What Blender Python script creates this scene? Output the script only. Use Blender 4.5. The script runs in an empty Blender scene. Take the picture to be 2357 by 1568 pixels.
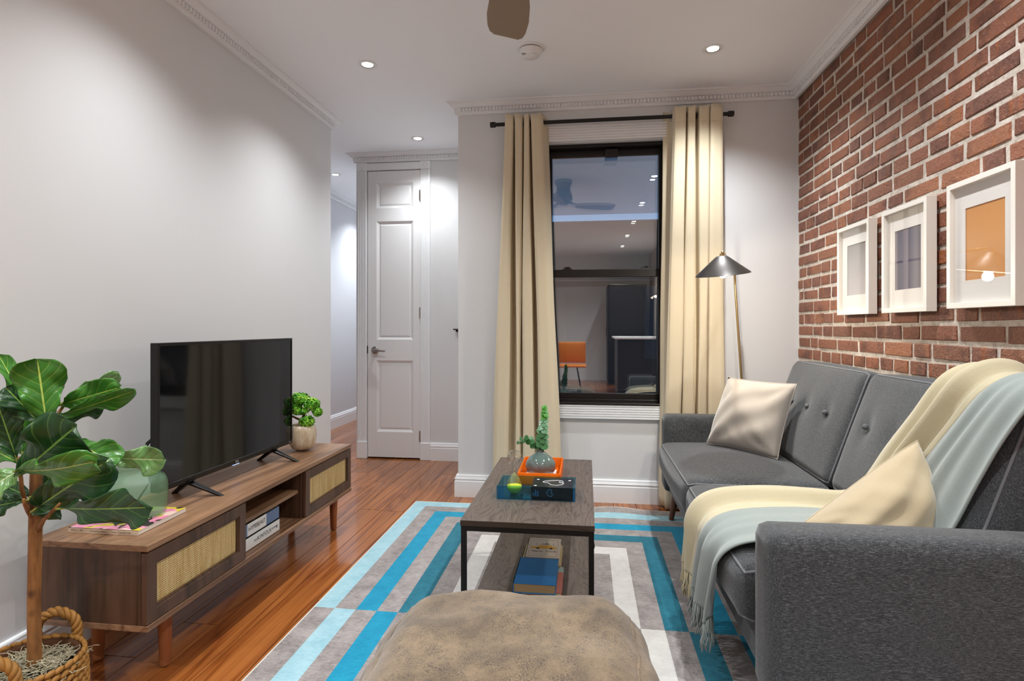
import bpy, math, random
from mathutils import Vector, Matrix
from math import sin, cos, pi, radians as rad

# ------------------------------------------------------------------ camera
scene = bpy.context.scene
COL = scene.collection
F_PX, YAW, HOR, EYE = 1300.0, rad(7.44), 751.3, 1.08
cam_d = bpy.data.cameras.new('camera')
cam_d.sensor_width = 36.0
cam_d.lens = F_PX * 36.0 / 2357.0
cam_d.shift_y = -(784.0 - HOR) / 2357.0
cam_d.clip_start = 0.02
cam = bpy.data.objects.new('camera', cam_d)
COL.objects.link(cam)
cam.location = (0, 0, EYE)
cam.rotation_euler = (pi / 2, 0, YAW)
scene.camera = cam

# ------------------------------------------------------------------ world (dusk), exposure
world = bpy.data.worlds.new('world')
scene.world = world
world.use_nodes = True
wn = world.node_tree.nodes
wn['Background'].inputs[0].default_value = (0.16, 0.30, 0.52, 1)
wn['Background'].inputs[1].default_value = 1.1
scene.view_settings.view_transform = 'Standard'
scene.view_settings.look = 'None'
scene.view_settings.gamma = 1.0
scene.view_settings.use_curve_mapping = False
scene.view_settings.exposure = 1.0
scene.cycles.use_denoising = True
scene.cycles.max_bounces = 10
scene.cycles.diffuse_bounces = 7
scene.cycles.transparent_max_bounces = 24
scene.cycles.sample_clamp_indirect = 6.0
SPOT_W = 56.0          # one ceiling downlight
SPOT_COL = (0.95, 0.98, 1.0)
LAMP_W = 5.5

# ------------------------------------------------------------------ geometry helpers
def ray(u, v):
    r = (u - 1178.5) / F_PX
    return Vector((-sin(YAW) + r * cos(YAW), cos(YAW) + r * sin(YAW), (HOR - v) / F_PX))
def PY(u, v, Y):
    d = ray(u, v); return Vector((0, 0, EYE)) + d * (Y / d.y)
def PX(u, v, X):
    d = ray(u, v); return Vector((0, 0, EYE)) + d * (X / d.x)
def PZ(u, v, Z):
    d = ray(u, v); return Vector((0, 0, EYE)) + d * ((Z - EYE) / d.z)

def wm(o):
    m = Matrix.Identity(4)
    while o is not None:
        m = o.matrix_basis @ m
        o = o.parent
    return m

def tag(o, label=None, cat=None, group=None, kind=None):
    if label: o['label'] = label
    if cat: o['category'] = cat
    if group: o['group'] = group
    if kind: o['kind'] = kind
    return o

def thing(name, label, cat, loc=(0, 0, 0), rz=0.0, group=None, kind=None):
    o = bpy.data.objects.new(name, None)
    o.empty_display_size = 0.05
    COL.objects.link(o)
    o.location = loc
    o.rotation_euler = (0, 0, rz)
    return tag(o, label, cat, group, kind)

class MB:
    """collects geometry (world coordinates unless local=True at build)"""
    def __init__(s):
        s.v = []; s.f = []; s.uv = None
    def add(s, vs, fs):
        b = len(s.v)
        s.v += [Vector(p) for p in vs]
        s.f += [tuple(i + b for i in f) for f in fs]
        return s
    def box(s, x0, x1, y0, y1, z0, z1):
        return s.add([(x0,y0,z0),(x1,y0,z0),(x1,y1,z0),(x0,y1,z0),(x0,y0,z1),(x1,y0,z1),(x1,y1,z1),(x0,y1,z1)],
                     [(0,3,2,1),(4,5,6,7),(0,1,5,4),(1,2,6,5),(2,3,7,6),(3,0,4,7)])
    def hexa(s, b4, t4):
        return s.add(list(b4) + list(t4), [(0,3,2,1),(4,5,6,7),(0,1,5,4),(1,2,6,5),(2,3,7,6),(3,0,4,7)])
    def frame(s, o, i, d0, d1, plane):
        """rectangular picture-frame ring; o,i=(a0,a1,b0,b1); plane maps (a,b,d)->xyz"""
        O = [(o[0],o[2]),(o[1],o[2]),(o[1],o[3]),(o[0],o[3])]
        I = [(i[0],i[2]),(i[1],i[2]),(i[1],i[3]),(i[0],i[3])]
        vs = [plane(a,b,d0) for a,b in O] + [plane(a,b,d0) for a,b in I] + [plane(a,b,d1) for a,b in O] + [plane(a,b,d1) for a,b in I]
        fs = []
        for k in range(4):
            n = (k+1) % 4
            fs += [(k,n,4+n,4+k),(8+k,12+k,12+n,8+n),(k,8+k,8+n,n),(4+k,4+n,12+n,12+k)]
        return s.add(vs, fs)
    def cyl(s, p0, p1, r0, r1=None, n=20, cap=True):
        return s.tube([p0, p1], [r0, r0 if r1 is None else r1], n, cap)
    def tube(s, pts, r, n=10, cap=True, closed=False):
        pts = [Vector(p) for p in pts]
        m = len(pts)
        rs = r if isinstance(r, (list, tuple)) else [r] * m
        t0 = (pts[1] - pts[0]).normalized()
        up = Vector((0,0,1)) if abs(t0.z) < .9 else Vector((1,0,0))
        a = t0.cross(up).normalized()
        vs = []; b0 = len(s.v)
        for k in range(m):
            if closed: t = (pts[(k+1) % m] - pts[k-1]).normalized()
            elif k == 0: t = pts[1] - pts[0]
            elif k == m-1: t = pts[-1] - pts[-2]
            else: t = pts[k+1] - pts[k-1]
            t = t.normalized() if t.length > 1e-9 else Vector((0,0,1))
            a = a - t * a.dot(t)
            a = a.normalized() if a.length > 1e-9 else t.orthogonal().normalized()
            b = t.cross(a)
            for j in range(n):
                q = 2*pi*j/n
                vs.append(pts[k] + (a*cos(q) + b*sin(q)) * rs[k])
        fs = []
        for k in range(m if closed else m-1):
            k2 = (k+1) % m
            for j in range(n):
                j2 = (j+1) % n
                fs.append((k*n+j, k*n+j2, k2*n+j2, k2*n+j))
        if cap and not closed:
            fs.append(tuple(range(n-1,-1,-1)))
            fs.append(tuple((m-1)*n+j for j in range(n)))
        return s.add(vs, fs)
    def lathe(s, prof, c=(0,0,0), n=28, cap=True, axis=None):
        c = Vector(c); vs = []; fs = []
        R = Matrix.Identity(3)
        if axis is not None:
            R = Vector((0,0,1)).rotation_difference(Vector(axis)).to_matrix()
        m = len(prof)
        for (r, z) in prof:
            for j in range(n):
                q = 2*pi*j/n
                vs.append(c + R @ Vector((r*cos(q), r*sin(q), z)))
        for k in range(m-1):
            for j in range(n):
                j2 = (j+1) % n
                fs.append((k*n+j, k*n+j2, (k+1)*n+j2, (k+1)*n+j))
        if cap:
            fs.append(tuple(range(n-1,-1,-1)))
            fs.append(tuple((m-1)*n+j for j in range(n)))
        return s.add(vs, fs)
    def grid(s, fn, nu, nv, wrap=False):
        vs = [fn(i/(nu), j/(nv)) for i in range(nu+1) for j in range(nv+1)]
        fs = []
        for i in range(nu):
            for j in range(nv):
                a = i*(nv+1)+j
                fs.append((a, a+nv+1, a+nv+2, a+1))
        return s.add(vs, fs)
    def blob(s, c, rx, ry, rz, nu=10, nv=6, jit=0, rng=None, R=None):
        c = Vector(c); vs = []; fs = []
        for i in range(nv+1):
            th = pi*i/nv
            for j in range(nu):
                ph = 2*pi*j/nu
                p = Vector((rx*sin(th)*cos(ph), ry*sin(th)*sin(ph), rz*cos(th)))
                if jit: p *= 1 + rng.uniform(-jit, jit)
                if R is not None: p = R @ p
                vs.append(c + p)
        for i in range(nv):
            for j in range(nu):
                j2 = (j+1) % nu
                fs.append((i*nu+j, (i+1)*nu+j, (i+1)*nu+j2, i*nu+j2))
        return s.add(vs, fs)
    def soft(s, c, size, r=.04, puff=(0,0,0), n=(8,8,5), M=None, warp=None):
        """cushion: rounded box, each face bulging by puff along its axis"""
        hx, hy, hz = size[0]/2, size[1]/2, size[2]/2
        c = Vector(c)
        def mp(p):
            q = Vector((p[0]*hx, p[1]*hy, p[2]*hz))
            core = Vector((max(-hx+r, min(hx-r, q.x)), max(-hy+r, min(hy-r, q.y)), max(-hz+r, min(hz-r, q.z))))
            d = q - core
            if d.length > 1e-9:
                d = d.normalized() * r
            q = core + d
            a, b, e = 1-p[0]**2, 1-p[1]**2, 1-p[2]**2
            q.x += (1 if p[0] > 0 else -1) * puff[0]*abs(p[0])*b*e
            q.y += (1 if p[1] > 0 else -1) * puff[1]*abs(p[1])*a*e
            q.z += (1 if p[2] > 0 else -1) * puff[2]*abs(p[2])*a*b
            if warp: q = warp(q, p)
            if M is not None: q = M @ q
            return c + q
        s.mp = mp
        def prm(k):
            t = -cos(pi*k)      # denser near the edges
            return .55*t + .45*(2*k-1)
        idx = {}; vs = []; fs = []
        def vid(p):
            k = tuple(round(x, 5) for x in p)
            if k not in idx:
                idx[k] = len(vs); vs.append(mp(p))
            return idx[k]
        nx, ny, nz = n
        X = [prm(i/nx) for i in range(nx+1)]; Y = [prm(i/ny) for i in range(ny+1)]; Z = [prm(i/nz) for i in range(nz+1)]
        for sg in (-1, 1):
            for i in range(nx):
                for j in range(ny):
                    q = [vid((X[i],Y[j],sg)), vid((X[i+1],Y[j],sg)), vid((X[i+1],Y[j+1],sg)), vid((X[i],Y[j+1],sg))]
                    fs.append(q if sg > 0 else q[::-1])
            for i in range(ny):
                for j in range(nz):
                    q = [vid((sg,Y[i],Z[j])), vid((sg,Y[i+1],Z[j])), vid((sg,Y[i+1],Z[j+1])), vid((sg,Y[i],Z[j+1]))]
                    fs.append(q if sg > 0 else q[::-1])
            for i in range(nx):
                for j in range(nz):
                    q = [vid((X[i],sg,Z[j])), vid((X[i+1],sg,Z[j])), vid((X[i+1],sg,Z[j+1])), vid((X[i],sg,Z[j+1]))]
                    fs.append(q[::-1] if sg > 0 else q)
        return s.add(vs, fs)
    def extrude_profile(s, prof, path_fn, t0, t1):
        """prof: list of (a,b); path_fn(a,b,t)->xyz"""
        n = len(prof)
        vs = [path_fn(a,b,t0) for a,b in prof] + [path_fn(a,b,t1) for a,b in prof]
        fs = [(k,(k+1)%n,n+(k+1)%n,n+k) for k in range(n)]
        fs += [tuple(range(n-1,-1,-1)), tuple(range(n,2*n))]
        return s.add(vs, fs)
    def build(s, name, mat, parent=None, smooth=False, bevel=0, seg=2, local=False, subsurf=0, angle=40, uvs=None, solid=0):
        me = bpy.data.meshes.new(name)
        if parent is not None and not local:
            inv = wm(parent).inverted()
            vs = [inv @ p for p in s.v]
        else:
            vs = s.v
        me.from_pydata([tuple(p) for p in vs], [], s.f)
        me.update()
        if uvs is not None:
            lay = me.uv_layers.new(name='UVMap')
            for lp in me.loops:
                lay.data[lp.index].uv = uvs[lp.vertex_index]
        if mat is not None:
            for m in (mat if isinstance(mat, (list, tuple)) else [mat]):
                me.materials.append(m)
        o = bpy.data.objects.new(name, me)
        COL.objects.link(o)
        o.parent = parent
        fix_normals(me)
        if smooth:
            for p in me.polygons: p.use_smooth = True
            if smooth == 'auto':
                try: me.set_sharp_from_angle(angle=rad(angle))
                except Exception: pass
        if solid:
            m = o.modifiers.new('solid', 'SOLIDIFY'); m.thickness = solid; m.offset = 0
        if bevel:
            m = o.modifiers.new('bevel', 'BEVEL'); m.width = bevel; m.segments = seg; m.limit_method = 'ANGLE'; m.angle_limit = rad(35)
        if subsurf:
            m = o.modifiers.new('sub', 'SUBSURF'); m.levels = subsurf; m.render_levels = subsurf
        return o

import bmesh
def fix_normals(me):
    bm = bmesh.new(); bm.from_mesh(me)
    bmesh.ops.recalc_face_normals(bm, faces=bm.faces)
    bm.to_mesh(me); bm.free()

def box(x0,x1,y0,y1,z0,z1): return MB().box(x0,x1,y0,y1,z0,z1)

def text_into(mb, s, size, origin, ax, ay, align='LEFT', shear=0.0, depth=0.0, spacing=1.0):
    """flat lettering placed on plane (origin, ax, ay)"""
    cu = bpy.data.curves.new('t', 'FONT'); cu.body = s; cu.size = size; cu.align_x = align; cu.align_y = 'CENTER'
    cu.shear = shear; cu.space_character = spacing; cu.resolution_u = 3
    o = bpy.data.objects.new('t', cu); COL.objects.link(o)
    dg = bpy.context.evaluated_depsgraph_get()
    me = bpy.data.meshes.new_from_object(o.evaluated_get(dg))
    org, ax, ay = Vector(origin), Vector(ax).normalized(), Vector(ay).normalized()
    mb.add([org + ax*v.co.x + ay*v.co.y for v in me.vertices], [tuple(p.vertices) for p in me.polygons])
    bpy.data.objects.remove(o); bpy.data.meshes.remove(me); bpy.data.curves.remove(cu)
    return mb

def copy_tree(o, parent=None):
    c = o.copy(); COL.objects.link(c); c.parent = parent
    for ch in list(o.children): copy_tree(ch, c)
    return c

# ------------------------------------------------------------------ material helpers
def lin(h):
    if isinstance(h, str):
        h = h.lstrip('#'); c = [int(h[i:i+2], 16)/255 for i in (0,2,4)]
    else: c = h
    return tuple(x/12.92 if x <= .04045 else ((x+.055)/1.055)**2.4 for x in c) + (1.0,)

class NT:
    def __init__(s, name):
        s.m = bpy.data.materials.new(name); s.m.use_nodes = True
        s.t = s.m.node_tree; s.n = s.t.nodes; s.n.clear()
        s.out = s.n.new('ShaderNodeOutputMaterial')
    def node(s, typ, **kw):
        n = s.n.new(typ)
        for k, v in kw.items(): setattr(n, k, v)
        return n
    def link(s, a, b):
        if isinstance(a, (int, float)): b.default_value = a
        elif isinstance(a, tuple): b.default_value = a
        else: s.t.links.new(a, b)
    def math(s, op, a, b=0.0, c=None, clamp=False):
        n = s.node('ShaderNodeMath', operation=op); n.use_clamp = clamp
        s.link(a, n.inputs[0]); s.link(b, n.inputs[1])
        if c is not None: s.link(c, n.inputs[2])
        return n.outputs[0]
    def mix(s, f, a, b, blend='MIX'):
        n = s.node('ShaderNodeMix', data_type='RGBA', blend_type=blend)
        s.link(f, n.inputs[0]); s.link(a, n.inputs[6]); s.link(b, n.inputs[7])
        return n.outputs[2]
    def coord(s, kind='Object'):
        return s.node('ShaderNodeTexCoord').outputs[kind]
    def pos(s): return s.node('ShaderNodeNewGeometry').outputs['Position']
    def rnd(s): return s.node('ShaderNodeObjectInfo').outputs['Random']
    def map(s, v, scale=(1,1,1), loc=(0,0,0), rot=(0,0,0)):
        n = s.node('ShaderNodeMapping'); s.link(v, n.inputs[0])
        n.inputs[1].default_value = loc; n.inputs[2].default_value = rot; n.inputs[3].default_value = scale
        return n.outputs[0]
    def vadd(s, a, b):
        n = s.node('ShaderNodeVectorMath', operation='ADD'); s.link(a, n.inputs[0]); s.link(b, n.inputs[1]); return n.outputs[0]
    def vscale(s, a, k):
        n = s.node('ShaderNodeVectorMath', operation='SCALE'); s.link(a, n.inputs[0]); s.link(k, n.inputs[3]); return n.outputs[0]
    def noise(s, v, scale=5, detail=3, rough=.55, dist=0, out=0):
        n = s.node('ShaderNodeTexNoise'); s.link(v, n.inputs['Vector']); n.inputs['Scale'].default_value = scale
        n.inputs['Detail'].default_value = detail; n.inputs['Roughness'].default_value = rough; n.inputs['Distortion'].default_value = dist
        return n.outputs[out]
    def voro(s, v, scale=5, feature='F1', out='Distance'):
        n = s.node('ShaderNodeTexVoronoi', feature=feature); s.link(v, n.inputs['Vector']); n.inputs['Scale'].default_value = scale
        return n.outputs[out]
    def ramp(s, f, stops, interp='LINEAR'):
        n = s.node('ShaderNodeValToRGB'); s.link(f, n.inputs[0]); cr = n.color_ramp; cr.interpolation = interp
        while len(cr.elements) < len(stops): cr.elements.new(.5)
        for e, (p, c) in zip(cr.elements, stops):
            e.position = p; e.color = c if isinstance(c, tuple) else lin(c)
        return n.outputs[0]
    def sep(s, v):
        n = s.node('ShaderNodeSeparateXYZ'); s.link(v, n.inputs[0]); return n.outputs
    def comb(s, x, y, z):
        n = s.node('ShaderNodeCombineXYZ'); s.link(x, n.inputs[0]); s.link(y, n.inputs[1]); s.link(z, n.inputs[2]); return n.outputs[0]
    def bump(s, h, strength=.3, dist=.01):
        n = s.node('ShaderNodeBump'); n.inputs['Strength'].default_value = strength; n.inputs['Distance'].default_value = dist
        s.link(h, n.inputs['Height']); return n.outputs[0]
    def thin_ior(s, ior):
        b = s.node('ShaderNodeNewGeometry').outputs['Backfacing']     # unrefracted sheet: same reflectance from both faces
        return s.math('ADD', ior, s.math('MULTIPLY', b, 1/ior - ior))
    def bsdf(s, col, rough=.5, metal=0, normal=None, coat=0, coat_rough=.1, sheen=0, spec=.5, emit=None, emit_s=0, trans=0, ior=1.45, alpha=1):
        b = s.node('ShaderNodeBsdfPrincipled')
        s.link(col, b.inputs['Base Color']); s.link(rough, b.inputs['Roughness']); b.inputs['Metallic'].default_value = metal
        b.inputs['Coat Weight'].default_value = coat; b.inputs['Coat Roughness'].default_value = coat_rough
        b.inputs['Sheen Weight'].default_value = sheen; b.inputs['Specular IOR Level'].default_value = spec
        b.inputs['Transmission Weight'].default_value = trans; b.inputs['IOR'].default_value = ior
        if normal is not None: s.link(normal, b.inputs['Normal'])
        if emit is not None:
            s.link(emit, b.inputs['Emission Color']); b.inputs['Emission Strength'].default_value = emit_s
        s.t.links.new(b.outputs[0], s.out.inputs[0])
        return s.m

def plain(name, col, rough=.5, metal=0, noise=.0, scale=20, bump=0, **kw):
    t = NT(name); c = lin(col); nrm = None
    if noise or bump:
        f = t.noise(t.coord(), scale, 3)
        if noise:
            d = tuple(x*(1-noise) for x in c[:3]) + (1,); e = tuple(min(1, x*(1+noise)) for x in c[:3]) + (1,)
            c = t.mix(f, d, e)
        if bump: nrm = t.bump(f, bump, .003)
    return t.bsdf(c, rough, metal, nrm, **kw)

def thin_glass(name, tint=(1,1,1), rough=0.0, ior=1.5, extra=0.0):
    t = NT(name)
    fr = t.node('ShaderNodeFresnel'); t.link(t.thin_ior(ior), fr.inputs[0])
    tr = t.node('ShaderNodeBsdfTransparent'); tr.inputs[0].default_value = tuple(tint)+(1,)
    gl = t.node('ShaderNodeBsdfGlossy'); gl.inputs[1].default_value = rough
    mx = t.node('ShaderNodeMixShader')
    f = fr.outputs[0]
    if extra: f = t.math('ADD', f, extra, clamp=True)
    t.link(f, mx.inputs[0]); t.t.links.new(tr.outputs[0], mx.inputs[1]); t.t.links.new(gl.outputs[0], mx.inputs[2])
    t.t.links.new(mx.outputs[0], t.out.inputs[0])
    return t.m

def wood(name, dark, mid, light, grain=(60, 3, 60), rings=9.0, ring_scale=(5, .7, 5), rough=.4, coat=0, bump=.1, spec=.5, use_rnd=True, var=.18, contrast=1.0, source='pos'):
    t = NT(name)
    p = t.pos() if source == 'pos' else t.coord()
    if use_rnd:
        r = t.rnd(); p = t.vadd(p, t.comb(t.math('MULTIPLY', r, 7.3), t.math('MULTIPLY', r, 13.7), t.math('MULTIPLY', r, 3.1)))
    base = t.noise(t.map(p, ring_scale), 1.0, 2, .45, .6)
    rg = t.math('FRACT', t.math('MULTIPLY', base, rings))
    rg = t.math('MULTIPLY', t.math('SUBTRACT', 1.0, rg), rg)           # soft contour lines
    rg = t.math('POWER', t.math('MULTIPLY', rg, 4.0), .6)
    fine = t.noise(t.map(p, grain), 1.0, 4, .65)
    f = t.math('ADD', t.math('MULTIPLY', rg, .45*contrast), t.math('MULTIPLY', fine, .75), clamp=True)
    c = t.ramp(f, [(.12, dark), (.5, mid), (.9, light)])
    if use_rnd:
        k = t.math('ADD', t.math('MULTIPLY', t.rnd(), var*2), 1-var)
        c = t.mix(1.0, c, t.comb(k, k, k), 'MULTIPLY')
    return t.bsdf(c, t.math('ADD', rough-.06, t.math('MULTIPLY', fine, .12)), 0, t.bump(fine, bump, .002), coat=coat, coat_rough=.08, spec=spec)

# ------------------------------------------------------------------ materials
def m_paint(name, col, rough=.55, b=.05):
    t = NT(name); p = t.pos()
    f = t.noise(p, 220, 2); big = t.noise(p, 3, 2)
    c = lin(col); d = tuple(x*.985 for x in c[:3]) + (1,)
    return t.bsdf(t.mix(big, d, c), rough, 0, t.bump(f, b, .001), spec=.35)
M = {}
M['wall'] = m_paint('wall_paint', '#d9dadb')
M['ceil'] = m_paint('ceiling_paint', '#f3f6fa', .7)
M['trim'] = m_paint('trim_paint', '#e9ebed', .35, .02)
M['hall'] = m_paint('hall_paint', '#d0d1d4')
M['white'] = plain('white_enamel', '#e4e5e6', .35)
M['black'] = plain('black_metal', '#0d0b0b', .38, .0)
M['blackpl'] = plain('black_plastic', '#0b0b0c', .28)
M['steel'] = plain('brushed_steel', '#b0aca6', .28, 1)
M['brass'] = plain('brushed_brass', '#d2bb88', .3, 1)
M['darkwin'] = plain('bronze_window_metal', '#15110f', .35)
M['glass'] = thin_glass('window_glass', (.97,.98,.98), 0, 1.55, .15)
M['pglass'] = thin_glass('picture_glass', (1,1,1), 0, 1.45)
M['bulb'] = plain('lit_bulb', '#ffffff', .5, emit=(1,.93,.82,1), emit_s=22)
M['led'] = plain('lit_downlight', '#ffffff', .5, emit=(1,.95,.88,1), emit_s=14)

def m_brick():
    t = NT('old_brick'); p = t.pos(); r = t.rnd()
    big = t.noise(p, 9, 4, .6); fine = t.noise(p, 70, 4, .7); pit = t.noise(p, 160, 3, .6)
    base = t.ramp(r, [(0, '#70483a'), (.22, '#865642'), (.42, '#925d46'), (.6, '#765043'), (.78, '#9d6749'), (1, '#7d513f')])
    streak = t.noise(t.vadd(t.map(p, (1, 22, 3)), t.comb(r, t.math('MULTIPLY', r, 9.0), 0.0)), 1.4, 2, .5)
    c = t.mix(t.ramp(streak, [(.60, (0,0,0,1)), (.70, (.6,.6,.6,1))]), base, lin('#a15a2c'))
    c = t.mix(t.ramp(big, [(.34, (.6,.6,.6,1)), (.50, (0,0,0,1))]), c, lin('#4a302a'))
    c = t.mix(t.ramp(fine, [(.56, (0,0,0,1)), (.74, (.6,.6,.6,1))]), c, lin('#b48a72'))
    c = t.mix(t.ramp(pit, [(.68, (0,0,0,1)), (.76, (.8,.8,.8,1))]), c, lin('#c9b8a6'))
    h = t.math('ADD', t.math('MULTIPLY', fine, .6), t.math('MULTIPLY', pit, .4))
    return t.bsdf(c, t.math('ADD', .42, t.math('MULTIPLY', fine, .3)), 0, t.bump(t.math('ADD', h, t.math('MULTIPLY', big, .8)), .9, .010), spec=.45)
M['brick'] = m_brick()
def m_mortar():
    t = NT('lime_mortar'); p = t.pos()
    a = t.noise(p, 30, 5, .7); b = t.noise(p, 6, 3)
    c = t.ramp(a, [(.3, '#a3978a'), (.5, '#c9bfb4'), (.72, '#ded7ce')])
    c = t.mix(t.ramp(b, [(.4, (0,0,0,1)), (.7, (.35,.35,.35,1))]), c, lin('#978b7e'))
    return t.bsdf(c, .9, 0, t.bump(a, .8, .008), spec=.2)
M['mortar'] = m_mortar()
M['plank'] = wood('oak_floor', '#45220e', '#7c421b', '#9e602e', grain=(90, 2.2, 40), rings=7, ring_scale=(7.5, .55, 1), rough=.24, coat=.35, bump=.05, var=.14)
M['gap'] = plain('plank_gap', '#2a140b', .8)
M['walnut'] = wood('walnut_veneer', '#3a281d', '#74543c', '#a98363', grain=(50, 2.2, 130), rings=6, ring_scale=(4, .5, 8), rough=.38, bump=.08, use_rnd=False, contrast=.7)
M['walnut_v_shaded'] = wood('walnut_veneer_upright_shaded', '#22150e', '#46301f', '#644838', grain=(70, 60, 2.4), rings=6, ring_scale=(5, 5, .6), rough=.42, bump=.08, use_rnd=False, contrast=.7)  # same veneer, upright grain; darker to put the upright faces' shade into the colour
M['legwood'] = wood('stained_leg_wood', '#5a3018', '#8a4f2c', '#a5693f', grain=(90, 90, 4), rings=4, ring_scale=(6, 6, .6), rough=.4, use_rnd=False)
M['ash'] = wood('grey_oak_laminate', '#2a231f', '#473d36', '#5f544b', grain=(170, 7, 60), rings=13, ring_scale=(16, 3.2, 5), rough=.42, bump=.12, use_rnd=False, contrast=.95)
M['ashedge'] = wood('dark_laminate_edge', '#1d1613', '#33281f', '#40342c', grain=(8, 8, 300), rings=4, ring_scale=(2,2,40), rough=.45, use_rnd=False)

def m_sofa():
    t = NT('heather_grey_fabric'); p = t.pos()
    a = t.noise(t.map(p, (420, 420, 1500)), 1, 2, .7); b = t.noise(t.map(p, (1400, 130, 130)), 1, 2, .6); e = t.noise(t.map(p, (85, 800, 800)), 1, 3, .75)
    f = t.math('ADD', t.math('MULTIPLY', a, .22), t.math('ADD', t.math('MULTIPLY', b, .22), t.math('MULTIPLY', e, .56)))
    c = t.ramp(f, [(.36, '#151718'), (.5, '#393b3d'), (.64, '#75787b')])
    return t.bsdf(c, .9, 0, t.bump(f, .1, .001), sheen=.25, spec=.15)
M['sofa'] = m_sofa()
M['piping'] = plain('grey_piping', '#6a6c6f', .85, noise=.2, scale=400)
def m_cloth(name, col, sc=500, var=.1, sheen=.2, bump=.25, rough=.9):
    t = NT(name); p = t.pos(); a = t.noise(p, sc, 2, .7); g = t.noise(p, 5, 2)
    c = lin(col)
    f = t.math('ADD', t.math('MULTIPLY', a, .6), t.math('MULTIPLY', g, .4))
    return t.bsdf(t.mix(f, tuple(x*(1-var) for x in c[:3])+(1,), tuple(min(1, x*(1+var)) for x in c[:3])+(1,)), rough, 0, t.bump(a, bump, .0015), sheen=sheen, spec=.15)
M['curtain'] = m_cloth('beige_curtain_cloth', '#d3c6ab', 700, .05, .1, .1)
M['pillow'] = m_cloth('cream_velvet', '#a69e94', 300, .06, .5, .1)
M['pillow2'] = m_cloth('ivory_velvet', '#b5a587', 300, .06, .5, .1)
M['cream'] = m_cloth('cream_wool', '#bcb294', 350, .1, .4, .35)
M['sage'] = m_cloth('sage_wool', '#8b9490', 350, .12, .4, .35)

def m_rug():
    t = NT('striped_rug_pile'); o = t.coord(); s = t.sep(o); x, y = s[0], s[1]
    b = .083
    d = t.math('MINIMUM', t.math('SUBTRACT', .9025, t.math('ABSOLUTE', x)), t.math('SUBTRACT', 1.315, t.math('ABSOLUTE', y)))
    k = t.math('FLOOR', t.math('DIVIDE', d, b))
    k = t.math('SUBTRACT', k, t.math('GREATER_THAN', t.math('MULTIPLY', x, y), 0.0))
    st = t.noise(t.map(o, (60, 420, 60)), 1, 3, .7); mo = t.noise(o, 14, 4, .65); w = t.noise(t.map(o, (260, 900, 10)), 1, 2, .6)
    f = t.math('ADD', t.math('MULTIPLY', st, .5), t.math('ADD', t.math('MULTIPLY', mo, .35), t.math('MULTIPLY', w, .15)))
    def band(lo, hi): return t.ramp(f, [(.36, lo), (.64, hi)])
    c = band('#676160', '#aca5a2')
    for n, lo, hi in ((0, '#7aa9b6', '#a9c9d1'), (2, '#047496', '#2095b4'), (4, '#0f5265', '#2c7688'), (6, '#b6b3af', '#d2d0cc')):
        c = t.mix(t.math('COMPARE', k, float(n), .1), c, band(lo, hi))
    return t.bsdf(c, .95, 0, t.bump(f, .35, .003), sheen=.15, spec=.1)
M['rug'] = m_rug()
M['rugedge'] = m_cloth('rug_binding', '#c9c7bf', 300, .08)

def m_suede():
    t = NT('distressed_suede'); p = t.coord()
    big = t.noise(p, 7, 4, .6, .4); mid = t.noise(p, 26, 4, .7); grain = t.voro(p, 260); fine = t.noise(p, 400, 3, .7)
    c = t.ramp(big, [(.3, '#54483a'), (.5, '#75644e'), (.7, '#8a775e')])
    dk = t.math('MULTIPLY', t.ramp(mid, [(.36, (.15,.15,.15,1)), (.60, (1,1,1,1))]), t.ramp(fine, [(.45, (0,0,0,1)), (.58, (1,1,1,1))]))
    c = t.mix(t.math('MULTIPLY', dk, .9), c, lin('#332a24'))
    c = t.mix(t.ramp(t.noise(p, 3.2, 3, .6), [(.56, (0,0,0,1)), (.74, (.4,.4,.4,1))]), c, lin('#8d8275'))
    h = t.math('ADD', t.math('MULTIPLY', grain, .5), t.math('MULTIPLY', fine, .5))
    return t.bsdf(c, .72, 0, t.bump(h, .35, .003), sheen=.25, spec=.25)
M['suede'] = m_suede()

def m_cane():
    t = NT('woven_cane'); o = t.coord(); s = t.sep(o)
    sc = 2*pi/.0066
    a = t.math('SINE', t.math('MULTIPLY', s[1], sc)); b = t.math('SINE', t.math('MULTIPLY', s[2], sc))
    hole = t.math('MULTIPLY', t.math('GREATER_THAN', a, .15), t.math('GREATER_THAN', b, .15))
    v = t.noise(t.map(o, (1, 90, 6)), 1, 2)
    c = t.ramp(v, [(.3, '#c9a565'), (.5, '#dcbd80'), (.7, '#e8cd94')])
    c = t.mix(t.math('MULTIPLY', hole, .85), c, lin('#5f4420'))
    h = t.math('SUBTRACT', t.math('ADD', a, b), t.math('MULTIPLY', hole, 2.0))
    return t.bsdf(c, .55, 0, t.bump(h, .4, .002))
M['cane'] = m_cane()

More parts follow.
